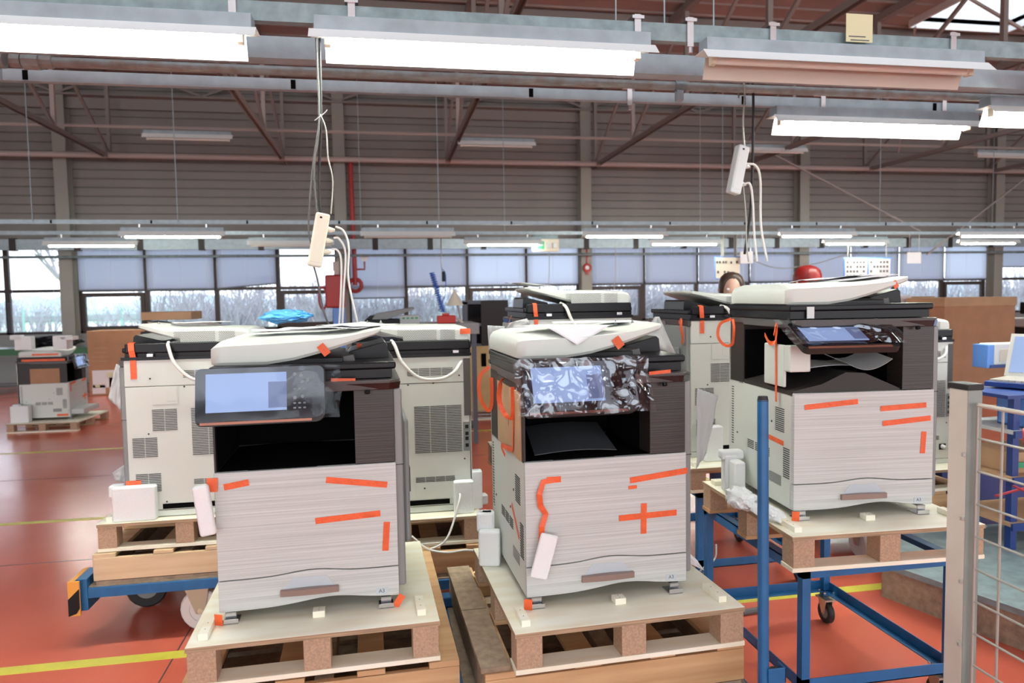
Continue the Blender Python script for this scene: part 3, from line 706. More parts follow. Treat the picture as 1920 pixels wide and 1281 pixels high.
    if rear:
        def bx(u): return W-u                                   # u from the rear-left edge as seen from behind
        y = D+.0008
        for k, (u0, u1, z0, z1, n, c) in enumerate([(.118, .237, .40, .51, 13, 2), (.022, .14, .27, .37, 12, 2), (.03, .15, .095, .19, 11, 2), (.30, .54, .27, .51, 28, 3), (.27, .50, .66, .70, 5, 4), (.30, .50, .122, .15, 4, 4)]):
            g = MB(); grille(g, bx(u1), bx(u0), z0, z1, y, n, c); o = g.build('vent_grille', 'vent_dark', rp); o['kind'] = 'stuff'
        MB().box(bx(.245), bx(.125), y, y+.002, .53, .62).build('service_cover', P, rp, bevel=.003)
        MB().box(bx(.24), bx(.19), y+.002, y+.003, .545, .612).build('service_flap', P, rp, bevel=.001)
        s = MB()
        for u, z in ((.118, .66), (.10, .385), (.17, .04), (.275, .615), (.40, .62), (.53, .655), (.55, .23), (.345, .09)): s.cyl((bx(u), y, z), (bx(u), y+.0015, z), .0045, 8)
        s.build('screw', 'vent_dark', rp)
        MB().box(bx(.47), bx(.15), y, y+.001, .004, .03).build('bottom_slot', 'black_void', rp)
        MB().box(bx(.54), bx(.30), y, y+.0015, .035, .118).build('lower_cover', P, rp, bevel=.002)
        MB().box(bx(.548), bx(.498), y, y+.003, .055, .095).build('mains_socket', 'black_plastic', rp, bevel=.002)
        MB().cyl((bx(.522), y, .078), (bx(.522), y+.035, .074), .014, 10, .010).build('mains_plug', 'hose_white', rp, smooth='auto')
        pc = MB().box(bx(.582), bx(.545), y, y+.003, .27, .42).build('port_column', 'silver_plastic', rp, bevel=.002)
        q = MB()
        for z in (.29, .325, .35, .385): q.box(bx(.572), bx(.555), y+.003, y+.004, z, z+.018)
        q.build('port', 'black_plastic', rp)
        MB().box(bx(W), bx(.552), y, y+.002, .45, .74).build('dark_corner_strip', 'grey_plastic', rp)
        # white hose looping from the feeder to the body
        MB().tube(arc([(bx(.20), D-.04, .835), (bx(.215), D+.02, .815), (bx(.25), D+.045, .73), (bx(.33), D+.045, .655), (bx(.43), D+.04, .645), (bx(.50), D+.035, .675), (bx(.545), D-.005, .725)]), .0085, 8).build('hose', 'hose_white', t, smooth=True)
        for u in (.11, .50):
            MB().box(bx(u+.03), bx(u), D-.005, D+.012, .768, .783).build('hinge', 'metal', t, bevel=.002)
        MB().box(.0, .58, D-.02, D+.002, .785, .835).build('lid_rear_cover', 'black_plastic', t, bevel=.008)
    else:
        pass
    return t

BR = math.radians
# --- three copiers facing us
c1 = copier('copier facing us at left, lit bluish touch screen under clear film', (-.562, 2.43, .635), 1.8, left='card')
cp, P1 = ctrl_panel(c1, -12); film(c1, P1, 1, u0=-.006, u1=.435, v0=.0, v1=.168, amp=.010, calm=.95, fr=.55, m='film_thin')
tapes(c1, [(.03, .421, .108, .433), (.354, .424, .556, .393), (.315, .286, .53, .296), (.551, .264, .544, .164), (.46, .757, .38, .760, .012)])
MB().strip([(.345, .052, .875), (.37, .055, .842)], .026, (0, -1, 0)).build('tape_strip', 'tape_orange', c1, solid=.0008)
MB().strip([(-.004, -.006, .455), (-.006, -.009, .41)], .034, (0, -1, 0)).build('tape_strip', 'tape_orange', c1, solid=.0015)
MB().strip([(.475, .30, .815), (.475, .30, .862)], .02, (0, -1, 0)).build('tape_strip', 'tape_orange', c1, solid=.0015)
c2 = copier('copier facing us in the centre, screen wrapped in crinkled film, cardboard in its side', (.452, 2.33, .635), 2.0, left='card')
cp, P2 = ctrl_panel(c2, -24); film(c2, P2, 4, u0=-.03, u1=.44, v0=-.02, v1=.172, amp=.024, fr=.62)
cb = MB().box(-.004, .0, .045, .45, .463, .70).build('cardboard_insert', 'cardboard_pale', c2)
MB().grid(lambda u, v: (.05+.30*u+.05*v, .06+.36*v, .478+.035*v+.01*math.sin(u*3)), 8, 6).build('paper_guide', 'paper_dark', c2, solid=.002)
MB().box(-.0045, -.004, .236, .239, .555, .585).add([(-.0046, .228, .578), (-.0046, .2375, .592), (-.0046, .247, .578)], [(0, 1, 2)]).build('arrow_mark', 'black_void', cb)
tapes(c2, [(.375, .383, .591, .404), (.369, .358, .400, .359, .012), (.333, .252, .549, .256), (.426, .298, .424, .190), (.075, .405, .125, .405)])
MB().strip([(.105, -.004, .405), (.062, -.006, .40), (.045, -.016, .36), (.050, -.012, .32), (.068, -.010, .29), (.052, -.018, .25), (.052, -.010, .20), (.035, -.028, .14)], .020, (0, -1, .1)).build('tape_ribbon', 'tape_orange', c2, solid=.001)
side_tape(c2, [(.22, .265, .10, .175)], w=.018)
MB().strip([(.345, .055, .878), (.37, .058, .845)], .030, (0, -1, 0)).build('tape_strip', 'tape_orange', c2, solid=.0008)
tapes(c2, [(.44, .757, .52, .762, .012)], y=-.02)
MB().strip(arc([(-.006, .30, .72), (-.03, .24, .715), (-.045, .20, .66), (-.03, .18, .61), (-.01, .14, .60), (-.008, .13, .66), (-.006, .14, .71)], 5), .018, (0, .7, .2)).build('tape_loop', 'tape_orange', c2, solid=.001)
MB().strip(arc([(-.006, .14, .61), (-.008, .15, .53), (-.008, .17, .48), (-.02, .30, .47), (-.015, .26, .44)], 5), .018, (1, 0, 0)).build('tape_ribbon', 'tape_orange', c2, solid=.001)
MB().strip(arc([(-.006, .60, .74), (-.045, .61, .70), (-.05, .60, .62), (-.02, .58, .56), (-.006, .56, .60), (-.008, .55, .70)], 5), .016, (.5, .7, 0)).build('tape_loop', 'tape_orange', c2, solid=.001)
c3 = copier('copier facing us at right, flat-tilted panel, white hopper hanging in its open side', (1.567, 2.53, .80), -4, left='open')
cp, P3 = ctrl_panel(c3, -62); film(c3, P3, 9, u0=-.045, u1=.43, v0=.0, v1=.19, amp=.012, calm=.6, fr=.7)
tapes(c3, [(.042, .413, .263, .430), (.358, .398, .553, .407), (.368, .338, .572, .354), (.545, .300, .540, .212)])
side_tape(c3, [(.30, .262, .08, .255)], w=.02)
hp = MB().box(-.012, .0, .06, .235, .485, .655).build('white_hopper', 'white_plastic', c3, bevel=.008)
MB().box(-.012, .075, .012, .062, .55, .655).build('hopper_return', 'white_plastic', hp, bevel=.006)
MB().box(-.0135, -.012, .12, .18, .50, .56).build('hopper_emboss', 'white_plastic', hp, bevel=.001)
side_tape(c3, [(.125, .72, .12, .42)], x=-.014, w=.015)
MB().strip(arc([(-.016, .22, .69), (-.03, .15, .66), (-.02, .12, .665), (-.016, .11, .71), (-.014, .125, .735), (-.016, .14, .69)], 4), .018, (.9, -.3, 0)).build('tape_ribbon', 'tape_orange', c3, solid=.001)
MB().strip(arc([(-.004, .585, .745), (-.045, .62, .72), (-.055, .62, .66), (-.03, .60, .62), (-.006, .57, .63), (-.004, .555, .70), (-.004, .57, .745)], 5), .014, (.5, .8, 0)).build('tape_loop', 'tape_orange', c3, solid=.001)
MB().strip([(.455, .072, .902), (.472, .072, .876)], .022, (0, -1, 0)).build('tape_strip', 'tape_orange', c3, solid=.0008)
pw = MB().grid(lambda u, v: (.05+.36*u, .10+.25*v, .545+.02*math.sin(u*3.1)-.0*v+(.03*(u-.7)**2*9 if u > .7 else 0)), 14, 4).build('paper_guide', 'cool_plastic', c3, solid=.002)
tw = MB().grid(lambda u, v: (.24+.19*u, .03+.2*v, .60-.05*math.sin(PI*(.15+.8*u))+.03*v), 14, 6).build('clear_flap', 'milky', c3, solid=.001)
for k, cc in enumerate((c1, c2, c3)):
    MB().strip([(.0, -.022, .006), (.0, -.018, -.033)], .028, (-.4, -1, 0)).build('tape_strip', 'tape_orange', cc, solid=.001)
MB().strip([(W+.01, -.012, .006), (W-.015, -.012, -.033)], .024, (0, -1, 0)).build('tape_strip', 'tape_orange', c1, solid=.001)
# --- copiers seen from behind
bl_ = copier('copier seen from behind at left, orange tape over its left top corner', (-.678, 4.38, .63), 180, rear=True)
bm_ = copier('copier seen from behind between the two near copiers, plugged in with white lead', (.418, 4.18, .62), 180, rear=True)
bc_ = copier('copier seen from behind, raised behind the central copier', (1.322, 4.32, .79), 180, rear=True)
br_ = copier('copier seen from behind, raised, partly hidden by the right near copier', (2.297, 4.42, .76), 180, rear=True)
fr_ = copier('copier seen from behind, only its right edge showing before the big carton', (3.59, 4.62, .58), 180, rear=True)
y0 = D+.003
def rear_tape(t, u, z0, z1, w=.028):
    MB().strip([(W-u, D+.004, z0), (W-u, D+.004, .77), (W-u+.004, D+.008, .80), (W-u+.006, D+.006, .835), (W-u+.006, D-.02, .84)], w, [(0, 1, 0), (0, 1, 0), (0, 1, 0), (0, 1, .3), (0, .3, 1)]).build('tape_strip', 'tape_orange', t, solid=.001)
rear_tape(bl_, .045, .66, .8); rear_tape(bc_, .055, .66, .8, .022); rear_tape(br_, .065, .68, .8, .026)
MB().strip([(W+.015, D+.003, .145), (W-.055, D+.003, .145)], .022, (0, 1, 0)).build('tape_strip', 'tape_orange', bl_, solid=.001)
MB().strip([(.045, .593, .875), (-.008, .593, .875)], .028, (0, 1, 0)).build('tape_strip', 'tape_orange', bm_, solid=.001)
MB().strip(arc([(W+.03, D-.1, .74), (W+.05, D-.02, .76), (W+.06, D, .72), (W+.05, D, .66), (W+.035, D-.05, .62)], 4), .02, (1, .3, 0)).build('tape_loop', 'tape_orange', br_, solid=.001)
MB().strip(arc([(W+.04, D-.2, .77), (W+.07, D-.1, .75), (W+.08, D-.05, .70), (W+.06, D, .64)], 4), .006, (1, .3, 0)).build('tape_loop', 'tape_orange', bc_, solid=.001)
# small far copier on the floor pallet at left, its door pulled, and the one further back
lc = copier('small-looking far copier on a floor pallet at left, drawer pulled out', (-4.2, 10.42, .155), 90, left='card')
MB().box(-.006, .0, .10, .46, .465, .66).build('cardboard_insert', 'cardboard', lc)
cpf, PF = ctrl_panel(lc, -10); film(lc, PF, 3)
side_tape(lc, [(.02, .03, .16, .03)], w=.03); tapes(lc, [(.03, .44, .22, .455), (.06, .44, .05, .34), (.42, .445, .57, .46), (.42, .22, .57, .23), (.50, .17, .50, .27)], w=.03)
side_tape(lc, [(.10, .85, .42, .85)], x=-.012, w=.025); side_tape(lc, [(.02, .775, .55, .775)], x=-.012, w=.03)
MB().box(.03, .55, -.16, .0, .035, .10).build('open_drawer', 'front_streak', lc, bevel=.003)
fc = copier('far copier behind the rear-facing left one, brown tray box on top', (-1.62, 7.62, .57), 180, rear=True)
# feet rest heights: pallets have decks at foot level

# ================================================================== PALLETS, BASES, TROLLEYS
def pallet(label, loc, rot, w=.79, d=.79, h=.135, deckm='ply_top', stops=True, deck=.016):
    t = thing('wooden_pallet', label, 'pallet', loc, rot)   # origin: front-left corner at the bottom
    MB().box(0, w, 0, d, h-deck, h).build('deck_sheet', deckm, t, bevel=.001)
    MB().box(.0005, w-.0005, -.0006, 0, h-deck, h-.001).box(-.0006, 0, 0, d, h-deck, h-.001).build('ply_edge', 'ply_edge', t)
    bw = .085
    for i in range(3):
        y = [0, (d-bw)/2, d-bw][i]
        MB().box(0, w, y, y+bw, 0, .016).build('bottom_board', 'ply_top' if i == 0 else 'board_wood', t, bevel=.001)
        for j in range(3):
            x = [0.004, (w-bw)/2, w-bw-.004][j]
            MB().box(x, x+bw, y+.002, y+bw-.002, .016, h-deck).build('block', 'chipboard', t, bevel=.002)
    if stops:
        for x, y, a, b in ((.03, .04, .03, .115), (w-.07, .05, .03, .12), (w*.5-.02, .12, .04, .04), (.02, d-.1, .05, .05)):
            MB().box(x, x+a, y, y+b, h, h+.022).build('stop_block', 'ply_top', t, bevel=.002)
            q = MB()
            for k in (.3, .7): q.cyl((x+a/2, y+b*k, h+.022), (x+a/2, y+b*k, h+.0225), .002, 6)
            q.build('nail', 'cable_grey', t)
    return t
pallet('pale pallet under the near left copier', (-.632, 2.275, .465), 1.8, .785, .80)
pallet('pale pallet under the near central copier', (.379, 2.153, .465), 2.4, .80, .80)
pallet('pallet under the near right copier, on the blue trolley', (1.455, 2.35, .63), -2, .79, .82)
pallet('pallet under the left rear-facing copier', (-1.403, 3.70, .455), 0, .80, .80, h=.138)
pallet('pallet under the rear-facing copier between the near two', (-.33, 3.46, .445), 0, .78, .80, h=.138)
pallet('pallet under the raised rear-facing copier in the centre', (.62, 3.62, .62), 0, .80, .8)
pallet('pallet under the raised rear-facing copier at right', (1.60, 3.56, .59), 0, .80, .86)
pallet('pallet under the half-hidden copier at far right', (2.80, 3.85, .41), 0, .86, .8)
pf = pallet('rough wooden floor pallet under the far left copier', (-4.88, 10.2, 0), -2, .86, 1.0, h=.12, stops=False)
pallet('pallet under the far copier carrying a brown tray box', (-2.3, 6.9, .40), 0, .80, .8)
def base(label, loc, rot, w, d, h=.15, long_right=False, m='board_wood'):
    t = thing('wooden_base_frame', label, 'base frame', loc, rot)   # origin front-left bottom
    MB().box(0, w, 0, .022, .02, h-.02).build('front_board', m, t, bevel=.002)
    MB().box(0, w, d-.022, d, .02, h-.02).build('back_board', m, t, bevel=.002)
    for x in (0, (w-.06)/2, w-.06): MB().box(x, x+.06, .022, d-.022, .02, h-.02).build('bearer', 'board_grey', t)
    for k, y in enumerate((0, (d-.1)/2, d-.1)): MB().box(.01, w-.01, y+.001, y+.1, 0, .018).build('bottom_board', 'board_grey', t, bevel=.001)
    for x, ww in ((0, .10), (w-.10, .10)):
        MB().box(x, x+ww, .002, d, h-.02, h).build('top_board', m, t, bevel=.002)
    MB().box(w*.33, w*.33+.09, .002, d, h-.018, h-.001).build('top_board', m, t, bevel=.002)
    MB().box(w*.62, w*.62+.09, .002, d, h-.018, h-.001).build('top_board', m, t, bevel=.002)
    return t
base('wooden base frame under the near left pallet', (-.66, 2.27, .312), 1.6, .875, 1.12)
b2 = base('wooden base frame under the near central pallet, chipboard strip at its left', (.285, 2.18, .312), 2, .905, .92)
MB().box(-.012, .085, .01, .45, .151, .167).build('chipboard_strip', 'board_grey', b2, bevel=.001)
MB().box(-.012, .085, .455, .90, .151, .167).build('chipboard_strip', 'board_grey', b2, bevel=.001)
base('pale wooden base frame on the hazard-striped trolley', (-1.42, 3.68, .302), 0, .83, 1.0, m='board_pale')
base('wooden base frame under the middle rear-facing copier', (-.37, 3.44, .292), 0, .84, 1.0)
base('wooden base frame under the half-hidden far right copier', (2.80, 3.84, .26), 0, .86, .9)
base('wooden base frame under the far copier with the tray box', (-2.32, 6.88, .25), 0, .84, .9)
def caster(parent, x, y, r, m='rubber', z=0, w=.03, plate='caster_plate', turn=0):
    c = MB()
    n = 20; pr = [(w/2, r*.55), (w/2, r*.92), (w/2*.6, r), (-w/2*.6, r), (-w/2, r*.92), (-w/2, r*.55)]
    rings = [[(x+a, y+b*math.cos(2*PI*k/n), z+r+b*math.sin(2*PI*k/n)) for a, b in pr] for k in range(n+1)]
    c.loft(rings, cap=False, closed=True)
    o = c.build('caster_wheel', m, parent, smooth='auto')
    MB().cyl((x-w/2*.8, y, z+r), (x+w/2*.8, y, z+r), r*.56, 16).build('hub', 'caster_white' if m == 'caster_white' else 'silver_plastic', o, smooth='auto')
    MB().cyl((x-w*.75, y, z+r), (x+w*.75, y, z+r), r*.14, 8).build('axle', 'metal', o)
    f = MB()
    for s in (-1, 1):
        f.add([(x+s*w*.62, y-r*.2, z+r*.85), (x+s*w*.62, y+r*.2, z+r*.85), (x+s*w*.62, y+r*.75, z+2.18*r), (x+s*w*.62, y-r*.45, z+2.18*r),
               (x+s*w*.72, y-r*.2, z+r*.85), (x+s*w*.72, y+r*.2, z+r*.85), (x+s*w*.72, y+r*.75, z+2.18*r), (x+s*w*.72, y-r*.45, z+2.18*r)],
              [(0, 1, 2, 3), (7, 6, 5, 4), (0, 4, 5, 1), (1, 5, 6, 2), (2, 6, 7, 3), (3, 7, 4, 0)])
    f.box(x-w, x+w, y-r*.6, y+r*.9, z+2.15*r, z+2.3*r)
    f.build('fork', plate, o)
    if turn:
        Mt = Matrix.Translation((x, y, 0)) @ Matrix.Rotation(math.radians(turn), 4, 'Z') @ Matrix.Translation((-x, -y, 0))
        o.data.transform(Mt)
        for ch in o.children: ch.data.transform(Mt)
    return o
def flat_trolley(label, x0, x1, y0, y1, zt, rot=0, wheels=None, deck=True, fh=.055):
    t = thing('flat_trolley', label, 'trolley', (x0, y0, 0), rot); w, d = x1-x0, y1-y0
    MB().box(0, w, 0, .04, zt-fh, zt-.006).build('front_rail', 'blue_paint', t, bevel=.002)
    MB().box(0, w, d-.04, d, zt-fh, zt-.006).build('back_rail', 'blue_paint', t, bevel=.002)
    MB().box(0, .04, .04, d-.04, zt-fh, zt-.006).build('side_rail', 'blue_paint', t, bevel=.002)
    MB().box(w-.04, w, .04, d-.04, zt-fh, zt-.006).build('side_rail', 'blue_paint', t, bevel=.002)
    if deck: MB().box(.012, w-.012, .012, d-.012, zt-.0058, zt).build('deck_board', 'board_grey', t)
    for x, y, m, *tn in (wheels or [(.09, .12, 'rubber'), (w-.09, .12, 'rubber'), (.09, d-.14, 'rubber'), (w-.09, d-.14, 'rubber')]):
        caster(t, x, y, (zt-fh)/2.3, m, w=.04, turn=tn[0] if tn else 0)
    return t
t1 = flat_trolley('blue flat trolley with hazard-striped bumper and a white front wheel', -1.47, -.66, 3.66, 4.72, .302, wheels=[(.52, .10, 'caster_white', 80), (.15, .46, 'rubber', 90), (.70, .9, 'rubber'), (.12, .9, 'rubber')])
hb = MB().box(-.045, -.02, -.02, .16, .18, .345).build('bumper_plate', 'hazard_orange', t1, bevel=.003)
MB().box(-.02, .03, -.005, .16, .19, .345).build('bumper_bracket', 'blue_paint', t1, bevel=.003)
MB().box(-.046, .005, -.032, -.02, .178, .345).build('bumper_end', 'hazard_orange', t1, bevel=.001)
MB().add([(-.046, -.0335, .21), (-.046, -.0335, .26), (.005, -.0335, .31), (.005, -.0335, .215)], [(0, 1, 2, 3)]).add([(-.046, -.0335, .21), (.005, -.0335, .215), (-.01, -.0335, .19), (-.046, -.0335, .178)], [(0, 1, 2, 3)]).build('black_stripe', 'black_plastic', t1)
flat_trolley('blue flat trolley under the near left copier stack', -.70, .20, 2.25, 3.35, .312, 0)
flat_trolley('blue flat trolley under the middle rear-facing copier', -.40, .50, 3.42, 4.4, .292, 0)
t2 = flat_trolley('blue flat trolley with brown deck under the central copier stack', .225, 1.215, 2.08, 3.13, .312, 0)
MB().tube([(-.012, 0, .285), (-.012, 1.05, .285)], .012, 8).build('rubber_edge', 'rubber', t2, smooth='auto')
MB().box(-.03, .02, .06, .14, .20, .29).build('foot_plate', 'blue_paint', t2, bevel=.006)
MB().box(-.03, .045, .96, 1.02, .312, .36).build('corner_bracket', 'blue_paint', t2, bevel=.008)
flat_trolley('blue flat trolley under the half-hidden far right copier', 2.78, 3.66, 3.82, 4.8, .26, 0, wheels=[(.12, .12, 'caster_white'), (.75, .12, 'caster_white'), (.12, .85, 'rubber'), (.75, .85, 'rubber')])
flat_trolley('blue flat trolley under the far copier with the tray box', -2.34, -1.46, 6.86, 7.8, .25)
# upright blue handle pole by the central stack
hpole = thing('handle_pole', 'blue upright push-handle pole with black cap beside the central copier', 'pole', (1.19, 2.045, 0))
MB().tube([(-.022, 0, .30), (.012, .075, 1.315)], .0175, 18).build('pole_tube', 'blue_paint', hpole, smooth='auto')
MB().tube([(.012, .075, 1.312), (.012, .0755, 1.328)], [.018, .015], 18).build('end_cap', 'rubber', hpole, smooth='auto')
MB().tube([(-.022, 0, .0), (-.022, 0, .30)], .014, 12).build('pole_foot', 'blue_paint', hpole, smooth='auto')
MB().box(-.012, .05, -.012, -.006, .41, .46).box(.044, .05, -.012, .03, .41, .46).build('bracket', 'blue_paint', hpole, bevel=.002)
MB().tube([(.032, .02, .28), (.032, .02, .44)], .021, 14).build('bumper_sleeve', 'rubber', hpole, smooth='auto')
# table-height blue trolleys
def table_trolley(label, x0, x1, y0, y1, zt, zl=.2, wheels='rubber'):
    t = thing('table_trolley', label, 'trolley', (x0, y0, 0)); w, d = x1-x0, y1-y0; s = .035
    for x, y in ((0, 0), (w-s, 0), (0, d-s), (w-s, d-s)): MB().box(x, x+s, y, y+s, .13, zt-.003).build('post', 'blue_paint', t, bevel=.002)
    for n, (a, b, c, e) in enumerate(((0, w, 0, 0), (0, w, d, d), (0, 0, 0, d), (w, w, 0, d))):
        hor = n < 2; sg = 1 if (n in (0, 2)) else -1
        for z0, h in ((zt-.04, .04), (zl-.045, .045)):
            m = MB()
            if hor: m.box(0, w, c if sg > 0 else c-.004, c+.004 if sg > 0 else c, z0, z0+h).box(0, w, c if sg > 0 else c-.04, c+.04 if sg > 0 else c, z0 if z0 < .3 else z0+h-.004, z0+.004 if z0 < .3 else z0+h)
            else: m.box(a if sg > 0 else a-.004, a+.004 if sg > 0 else a, 0, d, z0, z0+h).box(a if sg > 0 else a-.04, a+.04 if sg > 0 else a, 0, d, z0 if z0 < .3 else z0+h-.004, z0+.004 if z0 < .3 else z0+h)
            m.build('angle_rail', 'blue_paint', t)
    for x, y in ((.03, .05), (w-.03, .05), (.03, d-.05), (w-.03, d-.05)):
        caster(t, x, y, .056, wheels, w=.028, plate='caster_plate')
        q = MB()
        for a, b in ((-.03, -.03), (.03, -.03), (-.03, .03), (.03, .03)): q.cyl((x+a*.8, y+b*.8, zl-.04), (x+a*.8, y+b*.8, zl-.033), .006, 6)
        q.build('bolt', 'metal', t)
    MB().box(.004, w-.004, d/2-.02, d/2+.02, zt-.012, zt-.001).build('cross_bar', 'blue_paint', t)
    return t
table_trolley('table-height blue trolley with casters under the near right copier', 1.515, 2.18, 2.38, 3.22, .63)
table_trolley('blue trolley under the right raised rear-facing copier', 1.66, 2.34, 3.60, 4.42, .59)
table_trolley('blue trolley under the central raised rear-facing copier', .68, 1.36, 3.66, 4.4, .62)

# ================================================================== FOAM, PAPER, WRAPPING
def foam(label, loc, size, rot=0, rx=0, ry=0, extra=None, name='foam_block'):
    w, d, h = size; m = MB().box(0, w, 0, d, 0, h)
    if extra:
        for e in extra: m.box(*e)
    o = m.build(name, 'foam', bevel=.010, seg=3); place(o, loc, rot, rx, ry); return tag(o, label, 'foam packing', None)
foam('white foam slab hanging on the left corner of the near left copier', (-.598, 2.372, .91), (.050, .03, .165), 6, 0, -7)
foam('white foam slab dangling on orange tape in front of the central copier', (.457, 2.292, .722), (.062, .014, .155), 2, 0, 16)
foam('stepped white foam block standing left of the central copier', (.340, 2.74, .60), (.085, .055, .14), -14, extra=[(-.012, .055, .05, .11, .12, .20), (0, .06, .055, .10, 0, .2)])
foam('large white foam block at the lower left of the left rear-facing copier', (-1.335, 3.713, .593), (.20, .05, .172), 0)
foam('small foam lug sticking out behind the large left foam block', (-1.37, 3.775, .70), (.07, .06, .06), 0)
foam('white foam block by the socket of the middle rear-facing copier', (.318, 3.50, .583), (.10, .05, .165), 0)
foam('upright foam post behind the block by the socket', (.40, 3.56, .583), (.07, .05, .20), 0)
foam('little foam knob on the pallet end left of the central copier', (.45, 3.62, .583), (.06, .05, .055), 10)
foam('two-part white foam post left of the right near copier', (1.50, 2.88, .765), (.052, .07, .155), -6, extra=[(-.015, .045, .07, .13, 0, .17), (-.03, .075, .075, .13, .15, .19)])
foam('tall foam block under the white sheet behind the central copier', (1.74, 3.68, .725), (.11, .06, .20), 0)
foam('left foam corner on top of the far floor-pallet copier', (-4.82, 10.40, 1.07), (.20, .16, .18), 10, extra=[(-.05, .08, 0, .16, .14, .2)])
foam('right foam corner on top of the far floor-pallet copier', (-4.36, 10.40, 1.07), (.18, .16, .18), -6, extra=[(.10, .26, 0, .16, .12, .17)])
foam('foam block at the foot of the far floor-pallet copier', (-4.86, 10.27, .122), (.22, .10, .22), 0, extra=[(.02, .10, .02, .10, .2, .24)])
def sheet(label, cat, loc, size, m='paper', rot=0, n=14, amp=.006, freq=8, seed=1, curl=0, name='paper_sheet', solid=.0008, rx=0, ry=0):
    w, d = size
    def fn(u, v):
        z = amp*noise.noise(Vector((u*w*freq+seed*5, v*d*freq, seed)))+curl*((u-.5)**2+(v-.5)**2)
        return ((u-.5)*w, (v-.5)*d, z)
    o = MB().grid(fn, n, n).build(name, m, smooth=True, solid=solid); place(o, loc, rot, rx, ry); return tag(o, label, cat)
Ztop = .635+.915
sheet('top printed sheet lying flat on the left copier feeder', 'paper', (-.33, 2.75, Ztop+.006), (.297, .21), rot=12, seed=2, amp=.004)
sheet('second sheet under the others on the left copier feeder', 'paper', (-.20, 2.72, Ztop+.012), (.297, .21), rot=-20, seed=3, amp=.006)
sheet('sheet near the feeder tip of the left copier', 'paper', (-.10, 2.80, Ztop+.016), (.21, .297), rot=30, seed=4, amp=.006)
def draped(label, x0, x1, y0, y1, fn, m='paper'):
    return None
# folded sheet on central copier: corner hanging over the front edge
def corner_sheet(u, v):
    a = math.radians(38); w, d = .21, .297
    X = (u-.5)*w; Y = (v-.5)*d; x = .19+X*math.cos(a)-Y*math.sin(a); y = .17+X*math.sin(a)+Y*math.cos(a)
    z = .914+.002; edge = .10
    if y < edge:
        t_ = edge-y; z -= t_*.55; y = edge-t_*.62
    return (x, y, z+.003*noise.noise(Vector((x*20, y*20, 0))))
o = MB().grid(corner_sheet, 18, 24).build('paper_sheet', 'paper', smooth=True, solid=.0008)
place(o, (.452, 2.33, .635+.005), 2.0); tag(o, 'white sheet with one corner hanging over the front of the central copier', 'paper')
sheet('flat sheet at the back of the central copier feeder', 'paper', (.80, 2.72, Ztop+.010), (.297, .21), rot=-12, seed=7, amp=.005)
sheet('paper stack corner on the feeder tray of the right copier', 'paper', (2.01, 2.80, .80+.922), (.297, .21), rot=4, seed=8, amp=.004, solid=.004, ry=-5)
sheet('curled upper sheet on the feeder tray of the right copier', 'paper', (1.94, 2.85, .80+.924), (.297, .21), rot=-12, seed=9, amp=.008, ry=-4)
sheet('grey sheet on top of the left rear-facing copier', 'paper', (-.98, 4.12, .63+.925), (.297, .21), rot=20, seed=10, amp=.005)
sheet('paper fan poking out of the raised central feeder', 'paper', (.82, 4.05, .79+.945), (.22, .21), rot=10, seed=11, amp=.01, ry=5)
# white hanging sheets (wrapping)
def hang(label, pts, m='milky', seed=1):
    """quad of 4 world corners tl,tr,br,bl with wrinkles"""
    A, B, C_, D_ = [Vector(p) for p in pts]
    n = (B-A).cross(D_-A).normalized()
    def fn(u, v):
        p = (A*(1-u)+B*u)*(1-v)+(D_*(1-u)+C_*u)*v
        return p+n*(.012*noise.noise(Vector((u*4+seed, v*3, seed)))+.004*noise.noise(Vector((u*12, v*10, seed))))
    return tag(MB().grid(fn, 14, 14).build('foam_sheet', m, smooth=True, solid=.0012), label, 'wrapping sheet')
hang('pointed white wrapping sheet right of the central copier', [(1.372, 2.98, 1.242), (1.477, 2.99, 1.202), (1.416, 2.98, .945), (1.365, 2.98, .874)], seed=2)
hang('pointed white sheet hanging left of the left rear-facing copier', [(-1.333, 3.86, 1.36), (-1.30, 3.86, 1.35), (-1.32, 3.86, 1.124), (-1.378, 3.86, 1.19)], seed=3)
hang('tall white sheet leaning on the right raised rear-facing copier', [(1.44, 3.66, 1.545), (1.464, 3.66, 1.545), (1.562, 3.66, 1.333), (1.348, 3.66, 1.415)], seed=4)
hang('white sheet at the left side of the raised central rear-facing copier', [(.65, 3.69, 1.53), (.74, 3.69, 1.55), (.80, 3.69, 1.44), (.58, 3.70, 1.43)], seed=5)
hang('narrow white sheet standing behind the left edge of the central feeder', [(.427, 2.98, 1.545), (.50, 2.98, 1.54), (.50, 2.99, 1.40), (.437, 2.99, 1.33)], seed=6)
hang('white sheet peeping out low behind the left rear-facing foam block', [(-1.39, 3.9, .80), (-1.30, 3.9, .86), (-1.30, 3.9, .74), (-1.38, 3.9, .76)], seed=7)
hang('white paper scrap on the floor side of the central pallet', [(1.155, 2.62, .65), (1.205, 2.62, .60), (1.225, 2.6, .565), (1.15, 2.62, .60)], m='paper', seed=8)
def crumple(label, loc, size, m, cat, seed, name):
    w, d, h = size; b = bmesh.new(); bmesh.ops.create_icosphere(b, subdivisions=4, radius=1)
    for v in b.verts:
        n = v.co.copy(); k = 1+.28*noise.noise(n*2.3+Vector((seed, 0, 0)))+.14*noise.noise(n*6+Vector((0, seed, 0)))
        v.co = Vector((n.x*w/2*k, n.y*d/2*k, max(-.9, n.z)*h/2*k))
    me = bpy.data.meshes.new(name); b.to_mesh(me); b.free(); me.materials.append(MATS[m]); o = bpy.data.objects.new(name, me); COL.objects.link(o); o.location = loc
    me.shade_smooth(); me.set_sharp_from_angle(angle=.5); return tag(o, label, cat)
